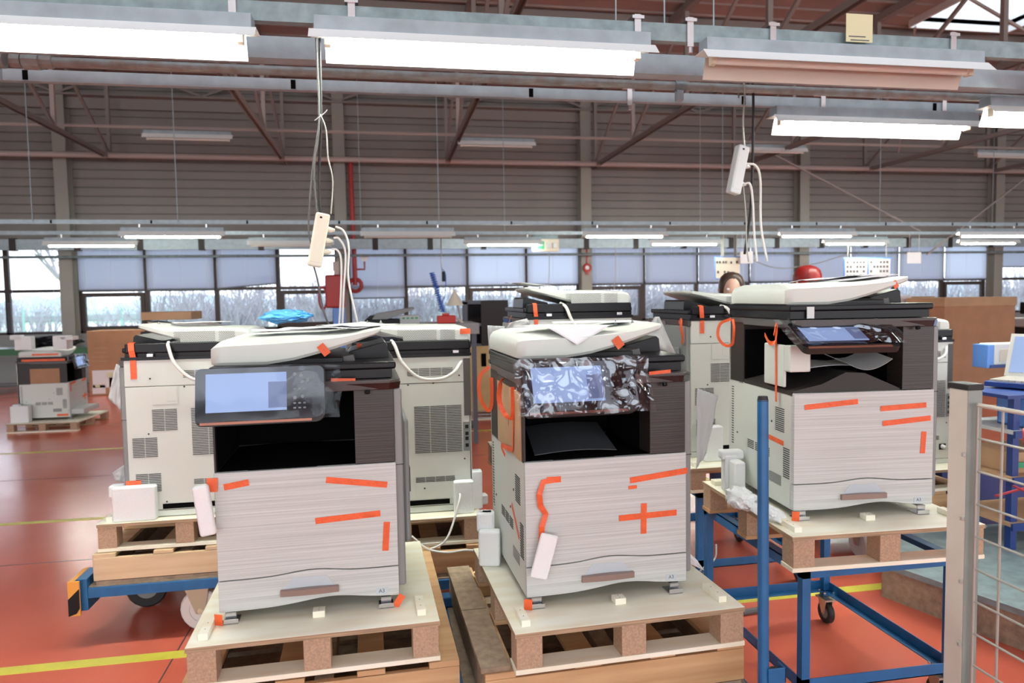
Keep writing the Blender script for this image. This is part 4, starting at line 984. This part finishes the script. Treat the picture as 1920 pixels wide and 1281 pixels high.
crumple('crumpled pale blue plastic bag lying on the left rear-facing copier', (-.54, 4.12, .63+.945), (.26, .16, .075), 'blue_bag', 'bag', 3, 'plastic_bag')
crumple('crumpled white foam sheet beside the right near copier on its pallet', (1.455, 2.74, .80), (.11, .17, .09), 'foam', 'wrapping sheet', 5, 'foam_sheet')
crumple('flattened white foam sheet tucked along the right near copier', (1.495, 2.60, .785), (.09, .22, .05), 'foam', 'wrapping sheet', 8, 'foam_sheet')
cable('white mains lead looping from the middle rear-facing copier to the floor frame', [(.345, 3.52, .69), (.34, 3.47, .66), (.27, 3.40, .50), (.18, 3.38, .455), (.10, 3.3, .452)], .0055, 'hose_white')
cable('white lead sagging between the near left and central pallets', [(.10, 3.38, .53), (.17, 3.36, .47), (.26, 3.33, .455), (.34, 3.30, .47), (.38, 3.2, .50)], .0055, 'hose_white')
cable('thin grey lead hanging under the right near pallet', [(1.62, 3.3, .40), (1.60, 3.28, .33), (1.50, 3.25, .27), (1.46, 3.2, .10), (1.44, 3.2, .01)], .005, 'wire_grey')
tag(MB().tube([(1.78, 3.33, .016), (1.92, 3.35, .016)], .015, 8).build('rubber_offcut', 'cable_grey', smooth='auto'), 'short dark rubber offcut lying on the floor under the blue trolley', 'offcut')

# ================================================================== BACKGROUND THINGS
def carton(label, loc, rot, size, m='cardboard', lid=0, labels=(), name='cardboard_box'):
    w, d, h = size; t = thing(name, label, 'box', loc, rot)
    MB().box(0, w, 0, d, 0, h).build('carton_body', m, t, bevel=.006)
    if lid: MB().box(-.015, w+.015, -.015, d+.015, h-lid, h+.01).build('carton_lid', 'cardboard_pale', t, bevel=.005)
    for x, z, a, b in labels: MB().box(x, x+a, -.003, -.0005, z, z+b).build('sticker', 'paper', t)
    return t
bx = carton('brown carton with white stickers standing on the floor at left', (-5.32, 14.05, 0), 0, (1.35, .6, 1.18), labels=((.06, .14, .38, .32), (.05, .03, .22, .16), (.34, .02, .24, .30)))
MB().box(.30, .40, -.004, -.003, .33, .42).box(.10, .18, -.004, -.003, .15, .2).build('yellow_mark', 'tape_yellow', bx)
q = MB()
for k in range(4): q.box(.06+.02*k, .34, -.004, -.002, .62+.08*k, .63+.08*k)
for k in range(3): q.box(.6, .9-.05*k, -.004, -.002, .55+.05*k, .558+.05*k)
q.build('printed_line', 'chipboard', bx)
carton('huge brown lidded carton standing behind the fence post at right', (8.72, 9.9, 0), -4, (1.22, .9, 1.54), lid=.13)
b = carton('smaller pale brown carton top with white label, left of the huge carton', (8.5, 10.95, 0), 0, (.95, .5, 1.57), m='cardboard_pale')
ws = MB().box(.22, .48, -.004, 0, 1.35, 1.6).build('white_label', 'paper', b)
MB().add([(.33, -.006, 1.44), (.37, -.006, 1.44), (.35, -.006, 1.48)], [(0, 1, 2)]).build('green_mark', 'green_label', ws)
carton('shallow brown tray box on top of the far copier at left', (-2.22, 7.1, 1.505), 0, (.44, .4, .075), m='cardboard_pale', name='tray_box')
def stack_crate():
    t = thing('plywood_crate', 'yellow plywood crate standing between the middle copiers', 'crate', (1.12, 9.6, 0.13))
    MB().box(0, .9, 0, .6, 0, .88).build('crate_body', 'plywood_yellow', t, bevel=.004)
    MB().box(.16, .23, -.004, 0, .60, .78).build('black_slot', 'black_void', t)
    return t
stack_crate()
pallet('small white-blocked pallet under the yellow crate', (1.10, 9.58, 0), 0, .95, .65, h=.13, stops=False)
cab = thing('metal_cabinet', 'dark brown-black equipment cabinet standing on the yellow crate', 'cabinet', (1.09, 9.62, 1.011))
MB().box(.20, .58, 0, .5, 0, .62).build('side_housing', 'dark_plastic', cab, bevel=.006)
MB().box(0, .20, .0, .5, .57, .62).box(0, .20, 0, .5, .27, .31).box(0, .02, 0, .5, 0, .6).box(0, .2, 0, .5, 0, .03).box(0, .2, .46, .5, 0, .6).build('shelf_frame', 'frame_blue', cab)
MB().box(.025, .19, .02, .06, .33, .55).build('monitor_screen', 'black_gloss', cab)
# wall bench left with green edge
def bench(label, x0, x1, y0, y1, z, edge, top='wall_lower', name='workbench'):
    t = thing(name, label, 'workbench', (x0, y0, 0)); w, d = x1-x0, y1-y0
    MB().box(0, w, 0, d, z-.03, z).build('bench_top', top, t, bevel=.003)
    MB().box(0, w, -.012, 0, z-.12, z).build('bench_edge', edge, t)
    for x in (0.02, w-.08):
        for y in (.03, d-.08): MB().box(x, x+.05, y, y+.05, 0, z-.03).build('leg', 'frame_blue', t)
    MB().box(.02, w-.02, d*.4, d-.05, .12, .16).build('lower_shelf', 'grey_plastic', t)
    return t
bench('wall bench with dark green edge behind the far left copier', -9.5, -5.45, 14.6, 15.3, .86, 'green_edge', 'black_plastic')
crumple('dark cable heap on the green-edged wall bench', (-6.2, 14.9, .965), (.9, .3, .22), 'black_plastic', 'cables', 4, 'cable_heap')
dd = MB(); dd.loft([[(r*math.cos(k*PI/8), r*math.sin(k*PI/8), z) for k in range(16)] for r, z in ((.08, 0), (.16, .03), (.15, .035), (.07, .008))]); o = dd.build('paper_plate', 'paper', smooth='auto'); o.location = (-4.35, 14.25, 1.19); tag(o, 'white paper plate on the stickered carton', 'plate')
bench('tall workbench behind the middle copiers carrying a lamp and parts', -.6, 1.05, 8.0, 8.8, 1.38, 'wall_lower', 'wall_lower')
su = thing('scanner_unit', 'dark scanner unit lying on the tall workbench', 'machine part', (-.22, 8.15, 1.38))
MB().box(0, .40, 0, .4, 0, .06).build('unit_body', 'black_plastic', su, bevel=.01)
MB().prism([(.08, .06), (.12, .12), (.55, .19), (.56, .17), (.25, .06)], 0, .4).build('sloped_tray', 'silver_plastic', su, bevel=.004)
MB().prism([(.0, .05), (.05, .10), (.48, .16), (.25, .05)], .02, .38).build('dark_arm', 'black_plastic', su, bevel=.004)
pb_ = thing('parts_box', 'white parts box with green dots on the tall workbench', 'box', (.17, 8.1, 1.38))
MB().box(0, .22, 0, .16, 0, .10).build('box_body', 'milky', pb_, bevel=.006)
for k in range(4): MB().box(.025+k*.048, .055+k*.048, -.003, 0, .06, .08).build('green_insert', 'green_label', pb_)
rb = thing('red_case', 'bright red small case on the tall workbench', 'case', (.59, 8.1, 1.38))
MB().box(0, .21, 0, .16, 0, .09).build('case_body', 'red_plastic', rb, bevel=.012)
MB().box(.06, .14, .04, .12, .09, .115).build('case_grip', 'red_plastic', rb, bevel=.005)
sheet('white papers spread on the tall workbench', 'paper', (.45, 8.3, 1.392), (.5, .3), amp=.01, seed=5)
bl2 = thing('desk_lamp', 'cream cone-shaded work lamp on the tall workbench', 'lamp', (.87, 8.3, 1.38))
MB().tube([(0, 0, 0), (.02, 0, .02)], [.07, .05], 14).build('lamp_base', 'pale_cream', bl2, smooth='auto')
MB().tube([(.01, 0, .02), (-.02, 0, .18), (-.06, 0, .24)], .01, 8).build('lamp_arm', 'wire_grey', bl2, smooth='auto')
MB().loft([[(-.06+r*math.cos(k*PI/8), r*math.sin(k*PI/8), z) for k in range(16)] for r, z in ((.10, .20), (.085, .235), (.05, .30), (.022, .35), (.015, .385))]).build('lamp_shade', 'pale_cream', bl2, smooth='auto')
# coiled blue air hose
ch = thing('coiled_air_hose', 'blue coiled air hose hanging before the windows', 'hose', (1.03, 14.1, 0))
pts = []
for k in range(18*10): a = k/10*2*PI; f = k/180; pts.append((-.09+.20*(1-f)+.05*math.cos(a), .05*math.sin(a), 1.4+f*.78))
MB().tube(pts, .012, 5).build('coil', 'coil_blue', ch, smooth=True)
MB().tube([(.1, 0, 2.94), (.1, 0, 2.3), (.11, 0, 2.18)], .01, 6).build('hose_drop', 'wire_grey', ch, smooth=True)
MB().tube(arc([(.12, 0, 2.25), (.18, 0, 2.1), (.14, 0, 1.7), (.02, 0, 1.42)], 6), .009, 6).build('hose_tail', 'coil_blue', ch, smooth=True)
MB().box(.10, .17, -.03, .03, 2.0, 2.2).build('air_gun', 'black_plastic', ch, bevel=.01)
# red riser, hose reel and gauge
rr = thing('red_riser_pipe', 'red fire riser pipe with gauge on the back wall', 'pipe', (-.617, 16.62, 0))
MB().tube([(-.05, 0, 4.85), (-.05, 0, 4.3), (-.02, 0, 2.45), (-.02, 0, 2.0)], .055, 10).build('riser', 'red_paint', rr, smooth='auto')
MB().tube([(-.02, 0, 2.36), (.2, 0, 2.36), (.2, 0, 2.55)], .022, 8).build('gauge_branch', 'red_paint', rr, smooth='auto')
MB().cyl((.2, -.03, 2.62), (.2, .03, 2.62), .085, 16).build('gauge', 'paper', rr)
n = 18; rings = [[(-.02+(.14+.045*math.cos(2*PI*j/8))*math.cos(2*PI*k/n), .045*math.sin(2*PI*j/8), 2.0+(.14+.045*math.cos(2*PI*j/8))*math.sin(2*PI*k/n)) for j in range(8)] for k in range(n+1)]
MB().loft(rings, cap=False).build('valve_wheel', 'red_paint', rr, smooth=True)
hr = thing('hose_reel', 'dark red fire hose reel box left of the riser', 'hose reel', (-.95, 15.9, 0))
MB().box(-.30, .12, 0, .22, 1.5, 2.22).build('reel_housing', 'red_paint', hr, bevel=.04)
rings = [[(-.36+(.10+.03*math.cos(2*PI*j/8))*math.cos(2*PI*k/n)*.8, .08+.03*math.sin(2*PI*j/8), 1.72+(.24+.03*math.cos(2*PI*j/8))*math.sin(2*PI*k/n)) for j in range(8)] for k in range(n+1)]
MB().loft(rings, cap=False).build('hose_loop', 'red_paint', hr, smooth=True)
MB().box(-.15, .1, .04, .2, 0, 1.5).build('reel_stand', 'bin_blue', hr, bevel=.01)
MB().box(-.12, .0, -.01, 0, 2.3, 2.5).box(-.1, 0, 0, .2, 2.22, 2.5).build('sign_plate', 'pipe_pink', hr)
vr = thing('round_red_sign', 'small round red fitting on the middle column', 'fitting', (4.84, 16.66, 2.353))
MB().loft([[(.0+(.08+.03*math.cos(2*PI*j/8))*math.cos(2*PI*k/n), .03*math.sin(2*PI*j/8), (.08+.03*math.cos(2*PI*j/8))*math.sin(2*PI*k/n)) for j in range(8)] for k in range(n+1)], cap=False).build('ring', 'red_paint', vr, smooth=True)
MB().box(-.03, .03, -.02, .02, -.16, -.08).build('drop', 'red_paint', vr)
MB().cyl((0, -.01, 0), (0, .02, 0), .05, 12).build('face', 'paper', vr)
MB().box(-.015, .015, 0, .03, .1, .45).build('mount', 'red_paint', vr)
# hanging boards, labels, switch box
sb = thing('switch_box', 'white hanging switch box with green exit-style label', 'switch box', (2.99, 14.22, 2.585))
MB().box(0, .55, 0, .1, 0, .26).build('box_body', 'pale_cream', sb, bevel=.01)
MB().box(.04, .24, -.006, 0, .05, .21).build('green_sign', 'green_label', sb)
MB().box(.06, .10, -.009, -.006, .08, .18).box(.13, .21, -.009, -.006, .12, .14).build('sign_figure', 'paper', sb)
for x in (.33, .46): MB().box(x-.045, x+.045, -.04, 0, .07, .18).build('socket', 'lamp_white', sb, bevel=.01)
MB().box(.01, .53, .02, .06, .26, .36).build('mount', 'zinc', sb)
bd = thing('hanging_board', 'white tool board with small dark parts above the brown-haired head', 'board', (6.94, 14.22, 1.985))
MB().box(0, .60, 0, .03, 0, .48).build('board_frame', 'bin_blue', bd, bevel=.012)
MB().box(.02, .58, -.004, 0, .02, .46).build('board_sheet', 'pale_cream', bd)
q = MB()
for x, z in ((.05, .36), (.11, .36), (.19, .36), (.25, .36), (.37, .35), (.50, .36), (.07, .15), (.22, .15), (.3, .14)): q.box(x-.018, x+.018, -.012, -.004, z-.025, z+.025)
q.build('pinned_part', 'black_plastic', bd)
for x in (.15, .45): MB().box(x-.004, x+.004, -.10, .02, .48, .96).build('hook', 'wire_grey', bd)
b2_ = thing('picture_board', 'double blue-framed board of small pictures at right', 'board', (9.98, 14.22, 1.925))
MB().box(0, 1.18, 0, .03, 0, .50).build('board_frame', 'bin_blue', b2_, bevel=.01)
for x0 in (.03, .61): MB().box(x0, x0+.54, -.004, 0, .03, .47).build('board_sheet', 'paper', b2_)
q = MB(); rd = random.Random(3)
for x0 in (.06, .64):
    for i in range(6):
        for j in range(4):
            if rd.random() < .8: q.box(x0+i*.08, x0+i*.08+.05, -.006, -.004, .07+j*.1, .12+j*.1)
q.build('picture', 'cable_grey', b2_)
for x in (.1, 1.05): MB().box(x-.004, x+.004, 0, .02, .5, 1.02).build('hook', 'wire_grey', b2_)
tag(MB().box(7.46, 7.75, 14.1, 14.104, 2.31, 2.56).box(7.50, 7.506, 14.1, 14.104, 2.56, 2.95).box(7.70, 7.706, 14.1, 14.104, 2.56, 2.95).build('hanging_label', 'paper'), 'white sheet hanging left of the right power strip cables, before the blinds', 'label')
o = tag(MB().box(11.45, 11.80, 14.1, 14.104, 2.28, 2.53).box(11.5, 11.506, 14.1, 14.104, 2.53, 2.95).box(11.74, 11.746, 14.1, 14.104, 2.53, 2.95).build('hanging_label', 'paper'), 'white sheet hanging from the pipe right of the picture board', 'label')
for x in (2.9, 4.4): cable('thin pull cord hanging before the middle windows', [(x*1.075+.7, 16.3, 2.95), (x*1.075+.7, 16.3, 2.3), (x*1.075+.66, 16.3, 1.8)], .008, 'wire_grey', 'pull cords')
cable('pale cable swag drooping right of the brown-haired head', [(8.6, 16.36, 2.66), (9.6, 16.36, 2.3), (10.6, 16.36, 2.38), (11.7, 16.36, 2.66)], .012, 'wire_grey')

# ---- people: one continuous skinned body each, hair and clothes as children
def skinned(name, verts, edges_, rad, m, sub=2):
    me = bpy.data.meshes.new(name); me.from_pydata(verts, edges_, []); o = bpy.data.objects.new(name, me); COL.objects.link(o)
    sk = o.modifiers.new('skin', 'SKIN'); sk.use_smooth_shade = True
    for i, r in enumerate(rad):
        d = me.skin_vertices[0].data[i]; d.radius = (r if isinstance(r, tuple) else (r, r)); d.use_root = (i == 0)
    ss = o.modifiers.new('sub', 'SUBSURF'); ss.levels = ss.render_levels = sub
    dg = bpy.context.evaluated_depsgraph_get(); m2 = bpy.data.meshes.new_from_object(o.evaluated_get(dg))
    bpy.data.objects.remove(o); return m2
def head_rings(z0, s=1.0, fwd=-1):
    """closed head: rings from chin up, face towards -y"""
    st = [(-.112, .030, .030, -.035), (-.105, .046, .048, -.028), (-.085, .060, .070, -.016), (-.055, .068, .083, -.008), (-.02, .073, .093, 0), (.02, .077, .098, .004), (.06, .075, .096, .008), (.09, .064, .082, .010), (.108, .045, .058, .010), (.116, .018, .024, .010)]
    R = []
    for z, rx, ry, cy in st:
        ring = []
        for k in range(20):
            a = 2*PI*k/20; x = rx*math.cos(a); y = ry*math.sin(a)+cy
            f = max(0, -math.sin(a))**8
            if -.06 < z < -.01: y -= f*.018*(1-abs(z+.035)/.03)   # nose
            if -.0 < z < .04: y += .004*math.exp(-((abs(x)-.032)/.012)**2) if y < 0 else 0   # eye sockets
            ring.append((x*s, y*s, z0+z*s))
        R.append(ring)
    return R
def person(label, loc, rot, hair, shirt, H=1.78, bob=False):
    s = H/1.78
    t = thing('person', label, 'person', loc, rot)
    V = [(0, 0, .98), (0, 0, 1.12), (0, .01, 1.30), (0, .015, 1.45), (0, .005, 1.53), (0, -.005, 1.60),
         (.19, .02, 1.43), (.23, -.0, 1.16), (.19, -.20, 1.06), (.17, -.27, 1.06), (-.19, .02, 1.43), (-.23, 0, 1.16), (-.19, -.20, 1.06), (-.17, -.27, 1.06),
         (.095, 0, .90), (.10, -.01, .52), (.10, .02, .10), (.10, -.10, .045), (-.095, 0, .90), (-.10, -.01, .52), (-.10, .02, .10), (-.10, -.10, .045)]
    E = [(0, 1), (1, 2), (2, 3), (3, 4), (4, 5), (3, 6), (6, 7), (7, 8), (8, 9), (3, 10), (10, 11), (11, 12), (12, 13), (0, 14), (14, 15), (15, 16), (16, 17), (0, 18), (18, 19), (19, 20), (20, 21)]
    Rr = [(.15, .11), (.13, .10), (.15, .11), (.12, .09), .055, .05, .055, .042, .03, (.035, .018), .055, .042, .03, (.035, .018), .085, .055, .04, .035, .085, .055, .04, .035]
    for sgn, base_i in ((1, 9), (-1, 13)):
        bx_, by_, bz_ = V[base_i]
        for k, (dx, ln) in enumerate(((-.030, .07), (-.010, .08), (.010, .078), (.028, .062))):
            i0 = len(V); V.append((bx_+dx, by_-.035, bz_)); V.append((bx_+dx, by_-.035-ln*.5, bz_-.006)); V.append((bx_+dx, by_-.035-ln*.95, bz_-.025))
            Rr += [.010, .009, .008]; E += [(base_i, i0), (i0, i0+1), (i0+1, i0+2)]
        i0 = len(V); V.append((bx_-sgn*.045, by_-.01, bz_-.01)); V.append((bx_-sgn*.06, by_-.045, bz_-.02)); Rr += [.011, .009]; E += [(base_i, i0), (i0, i0+1)]
    V = [(a*s, b*s, c*s) for a, b, c in V]; Rr = [tuple(q*s for q in r) if isinstance(r, tuple) else r*s for r in Rr]
    body = skinned('body', V, E, Rr, 'skin')
    bm = bmesh.new(); bm.from_mesh(body)
    hd = MB().loft(head_rings(H-.118*s, s)); hv = [bm.verts.new(v) for v in hd.v]
    for f in hd.f: bm.faces.new([hv[i] for i in f])
    me = bpy.data.meshes.new('body'); bm.to_mesh(me); bm.free(); me.materials.append(MATS['skin']); me.shade_smooth()
    o = bpy.data.objects.new('body', me); COL.objects.link(o); o.parent = t
    hz = H-.118*s
    for sg in (-1, 1):
        MB().loft([[(sg*.032*s+r*math.cos(k*PI/5), -.088*s-y, hz+.002+r*.6*math.sin(k*PI/5)) for k in range(10)] for r, y in ((.014, 0), (.010, .004), (.004, .006))]).build('eye', 'paper', o, smooth=True)
        MB().tube([(sg*.076*s, .0, hz-.03), (sg*.086*s, .008, hz), (sg*.080*s, .012, hz+.02)], [.008, .014, .010], 8).build('ear', 'skin', o, smooth=True)
    MB().tube([(-.022, -.094*s, hz-.066), (0, -.098*s, hz-.068), (.022, -.094*s, hz-.066)], [.003, .006, .003], 6).build('mouth', 'red_paint', o, smooth=True)
    # hair shell, open over the forehead
    R = []
    for z, rx, ry, cy in ((-.10 if bob else -.07, .080, .090, .022), (-.03, .088, .105, .016), (.02, .092, .112, .010), (.06, .090, .110, .010), (.095, .076, .092, .012), (.118, .052, .062, .012), (.130, .018, .022, .012)):
        ring = []
        for k in range(40):
            a = 2*PI*k/40; w = 1+.03*noise.noise(Vector((k*.9, z*8, 2)))+.02*math.sin(k*2.3)
            x, y = rx*math.cos(a)*w, ry*math.sin(a)*w+cy
            front = max(0, -math.sin(a))
            if z < .10 and front > .35 and x < .055: y = max(y, -.070+(.05-z)*.3)
            ring.append((x*s, y*s, hz+z*s))
        R.append(ring)
    MB().loft(R).build('hair', hair, t, smooth=True)
    # clothes: slightly larger skins
    sh = skinned('shirt', [V[i] for i in (1, 2, 3, 6, 7, 10, 11)], [(0, 1), (1, 2), (2, 3), (3, 4), (2, 5), (5, 6)], [(.165*s, .125*s), (.172*s, .13*s), (.145*s, .105*s), .07*s, .056*s, .07*s, .056*s], shirt)
    sh.materials.append(MATS[shirt]); oo = bpy.data.objects.new('shirt', sh); COL.objects.link(oo); oo.parent = t
    tr = skinned('trousers', [V[i] for i in (0, 14, 15, 16, 18, 19, 20)], [(0, 1), (1, 2), (2, 3), (0, 4), (4, 5), (5, 6)], [(.17*s, .13*s), .10*s, .07*s, .055*s, .10*s, .07*s, .055*s], 'denim')
    tr.materials.append(MATS['denim']); oo = bpy.data.objects.new('trousers', tr); COL.objects.link(oo); oo.parent = t
    for sg in (-1, 1): MB().prism([(-.17, 0), (-.16, .05), (-.05, .10), (.06, .11), (.07, 0)], sg*.10-.045, sg*.10+.045, 'x').build('shoe', 'rubber', t, bevel=.015)
    return t
person('person with short brown hair, only forehead and hair above the right copier', (2.575, 5.0, 0), -22, 'hair_brown', 'shirt_grey', 1.815)
person('person with bright red bobbed hair seen above the right copier', (3.19, 5.0, 0), 190, 'hair_red', 'shirt_blue', 1.86, bob=True)

# ================================================================== RIGHT FOREGROUND
fp = thing('mesh_fence_panel', 'cream and grey fence post with wire mesh panel at the right', 'fence', (0, 0, 0))
MB().box(1.575, 1.620, 1.70, 1.765, 0, 1.385).build('post', 'post_cream', fp, bevel=.003)
MB().box(1.576, 1.621, 1.6985, 1.70, 0, 1.384).build('post_front_face', 'post_grey', fp)
MB().box(1.572, 1.624, 1.695, 1.769, 1.385, 1.402).build('post_cap', 'rubber', fp, bevel=.003)
MB().tube([(1.598, 1.688, 0.05), (1.598, 1.688, 1.35)], .004, 8).build('mesh_edge_wire', 'wire_grey', fp, smooth='auto')
for k in range(14):
    z = 1.345-k*.092
    MB().tube([(1.600, 1.69, z), (1.600, .5, z)], .0034 if k else .006, 8).build('horizontal_wire', 'post_cream' if k == 0 else 'wire_grey', fp, smooth='auto')
for k in range(13):
    y = 1.615-k*.092
    MB().tube([(1.606, y, 0.05), (1.606, y, 1.35)], .0034, 8).build('vertical_wire', 'wire_grey', fp, smooth='auto')
for z in (1.20, 1.02, .84, .66, .48): MB().box(1.566, 1.577, 1.700, 1.708, z, z+.012).build('clip', 'wire_grey', fp, bevel=.002)
MB().box(1.575, 1.620, .44, .50, 0, 1.385).build('post', 'post_cream', fp, bevel=.003)
# workstation frame at right: blue rack with laptop, trays and bins
wk = thing('workstation_rack', 'blue-framed workstation behind the wire mesh at the right edge', 'workstation', (3.40, 3.35, 0))
for x, y in ((0.04, .04), (1.1, .04), (.04, .38), (1.1, .38)): MB().box(x-.02, x+.02, y-.02, y+.02, .2, 1.055).build('post', 'deep_blue', wk)
for z in (.34, .60, .86): MB().box(0, 1.14, 0, .42, z, z+.02).build('shelf', 'milky' if z > .8 else 'cardboard_pale', wk); MB().box(0, 1.14, -.015, 0, z-.02, z+.02).build('shelf_edge', 'deep_blue', wk)
MB().box(-.02, 1.14, .02, .4, 1.055, 1.075).build('laptop_shelf', 'deep_blue', wk)
tb = thing('white_blue_tray', 'white tray with blue end hanging left of the laptop', 'tray', (3.80, 3.95, 1.159), 0)
MB().box(0, .05, 0, .12, 0, .15).build('blue_end', 'bin_blue', tb, bevel=.004)
MB().box(.05, .50, 0, .12, .02, .155).build('tray_body', 'lamp_white', tb, bevel=.004)
MB().box(.02, .50, -.004, .12, 0, .02).build('blue_base', 'deep_blue', tb)
MB().box(.09, .46, -.003, 0, .04, .12).build('inner_panel', 'pale_cream', tb)
MB().box(.2, .24, -.10, .05, -.10, 0).build('support', 'deep_blue', tb)
lp = thing('laptop', 'open beige laptop with its screen at the right edge', 'laptop', (3.54, 3.70, 1.085), -65)
MB().box(0, .42, 0, .30, 0, .03).build('keyboard_base', 'deep_blue', lp, bevel=.004)
kb_ = MB()
for i in range(12):
    for j in range(6): kb_.box(.02+i*.033, .048+i*.033, .03+j*.042, .066+j*.042, .03, .042)
kb_.build('keys', 'key_grey', lp, bevel=.001)
lpb = MB().prism([(.28, .04), (.38, .30), (.395, .295), (.30, .035)], .0, .42, 'x').build('screen_lid', 'laptop_grey', lp, bevel=.003)
MB().prism([(.286, .065), (.372, .28), (.370, .283), (.284, .067)], .025, .40, 'x').build('laptop_screen', 'screen_lit', lpb)
for i, (x, z, l) in enumerate(((.06, .882, 'lower of two stacked blue storage bins behind the mesh'), (.08, .964, 'upper of two stacked blue storage bins, right under the laptop shelf'))):
    bn = thing('storage_bin', l, 'bin', (3.46+x, 3.37, z), 0 if i == 0 else 8)
    MB().box(0, .30, 0, .01, 0, .08).box(0, .30, .20, .21, 0, .08).box(0, .01, 0, .21, 0, .08).box(.29, .30, 0, .21, 0, .08).box(0, .3, 0, .21, 0, .01).build('bin_shell', 'bin_blue', bn, bevel=.003)
    q = MB()
    for k in range(6): q.cyl((.06+k*.035, -.001, .05), (.06+k*.035, .002, .05), .008, 8)
    q.build('rivet', 'deep_blue', bn)
tag(MB().tube([(3.5, 3.33, .86+.05), (3.56, 3.33, .86+.05)], .02, 8).build('yellow_fitting', 'hazard_orange', smooth='auto'), 'small yellow fitting on the top rack shelf', 'fitting')
carton('flat cardboard box with green stripe on the rack shelf', (3.46, 3.42, .62), 0, (.35, .3, .12), m='cardboard_pale', name='shelf_box')
tag(MB().box(3.47, 3.66, 3.39, 3.396, .66, .69).build('green_tape_strip', 'green_label'), 'green strip on the shelf box behind the mesh', 'tape')
for k, (l, pts, m) in enumerate([('red looping cable nearest the fence mesh', [(3.15, 3.0, .95), (3.0, 2.9, .98), (3.02, 2.85, .8), (3.2, 2.8, .72), (3.3, 2.75, .9)], 'cable_red'),
                              ('dark red cable loop hanging lower behind the mesh', [(2.95, 2.9, .72), (3.1, 2.85, .66), (3.15, 2.8, .8), (3.0, 2.8, .85), (2.98, 2.82, .7), (3.2, 2.7, .55)], 'cable_red'),
                              ('thick white sleeve of cables curving behind the mesh', [(3.25, 2.85, 1.02), (3.05, 2.8, .95), (2.96, 2.8, .75), (3.0, 2.8, .55), (3.15, 2.75, .45)], 'hose_white'),
                              ('thin purple-red cable crossing behind the mesh', [(2.9, 2.95, .66), (3.1, 2.9, .70), (3.3, 2.8, .62)], 'cable_red')]):
    cable(l, pts, .012 if 'thick' in l else .006, m)
mc = thing('machine_arm', 'black machine arm with coiled parts at the right edge', 'machine', (3.16, 2.76, .2))
MB().box(-.05, .22, -.1, .15, 0, .04).build('arm_base', 'black_plastic', mc, bevel=.01)
MB().tube([(.05, 0, .04), (.04, 0, .25), (.10, 0, .42)], [.06, .05, .045], 12).build('arm_lower', 'black_plastic', mc, smooth='auto')
MB().tube([(.0, 0, .44), (.22, 0, .44)], .055, 14).build('arm_joint', 'frame_blue', mc, smooth='auto')
MB().tube([(.10, 0, .42), (.06, 0, .62), (.12, 0, .70)], [.045, .035, .04], 12).build('arm_upper', 'black_plastic', mc, smooth='auto')
mt = thing('steel_topped_platform', 'low grey steel-topped wooden platform behind the mesh', 'platform', (0, 0, 0))
MB().prism([(3.05, 3.78), (2.60, 3.40), (2.95, 2.35), (4.4, 2.35), (4.4, 3.78)], .17, .20, 'z').build('steel_top', 'zinc', mt)
MB().prism([(3.07, 3.76), (2.63, 3.39), (2.97, 2.37), (4.38, 2.37), (4.38, 3.76)], .0, .17, 'z').build('wooden_body', 'board_grey', mt)
bb_ = carton('deep blue crate low on the floor behind the mesh', (3.75, 4.25, 0), 0, (.9, .4, .42), m='deep_blue', name='blue_crate')
# clutter behind the big carton at the right edge
rc = thing('white_machine', 'pale machine with a red strip at the far right edge', 'machine', (10.2, 9.6, 0))
MB().box(0, 1.2, 0, .6, 0, 1.05).build('machine_body', 'dark_plastic', rc, bevel=.02)
MB().box(-.05, 1.2, -.05, .6, 1.05, 1.2).build('machine_top', 'cool_plastic', rc, bevel=.03)
MB().box(.15, .8, -.03, .1, 1.2, 1.26).build('red_strip', 'red_plastic', rc)
MB().box(.1, .9, .1, .5, 1.26, 1.46).build('upper_unit', 'black_plastic', rc, bevel=.02)
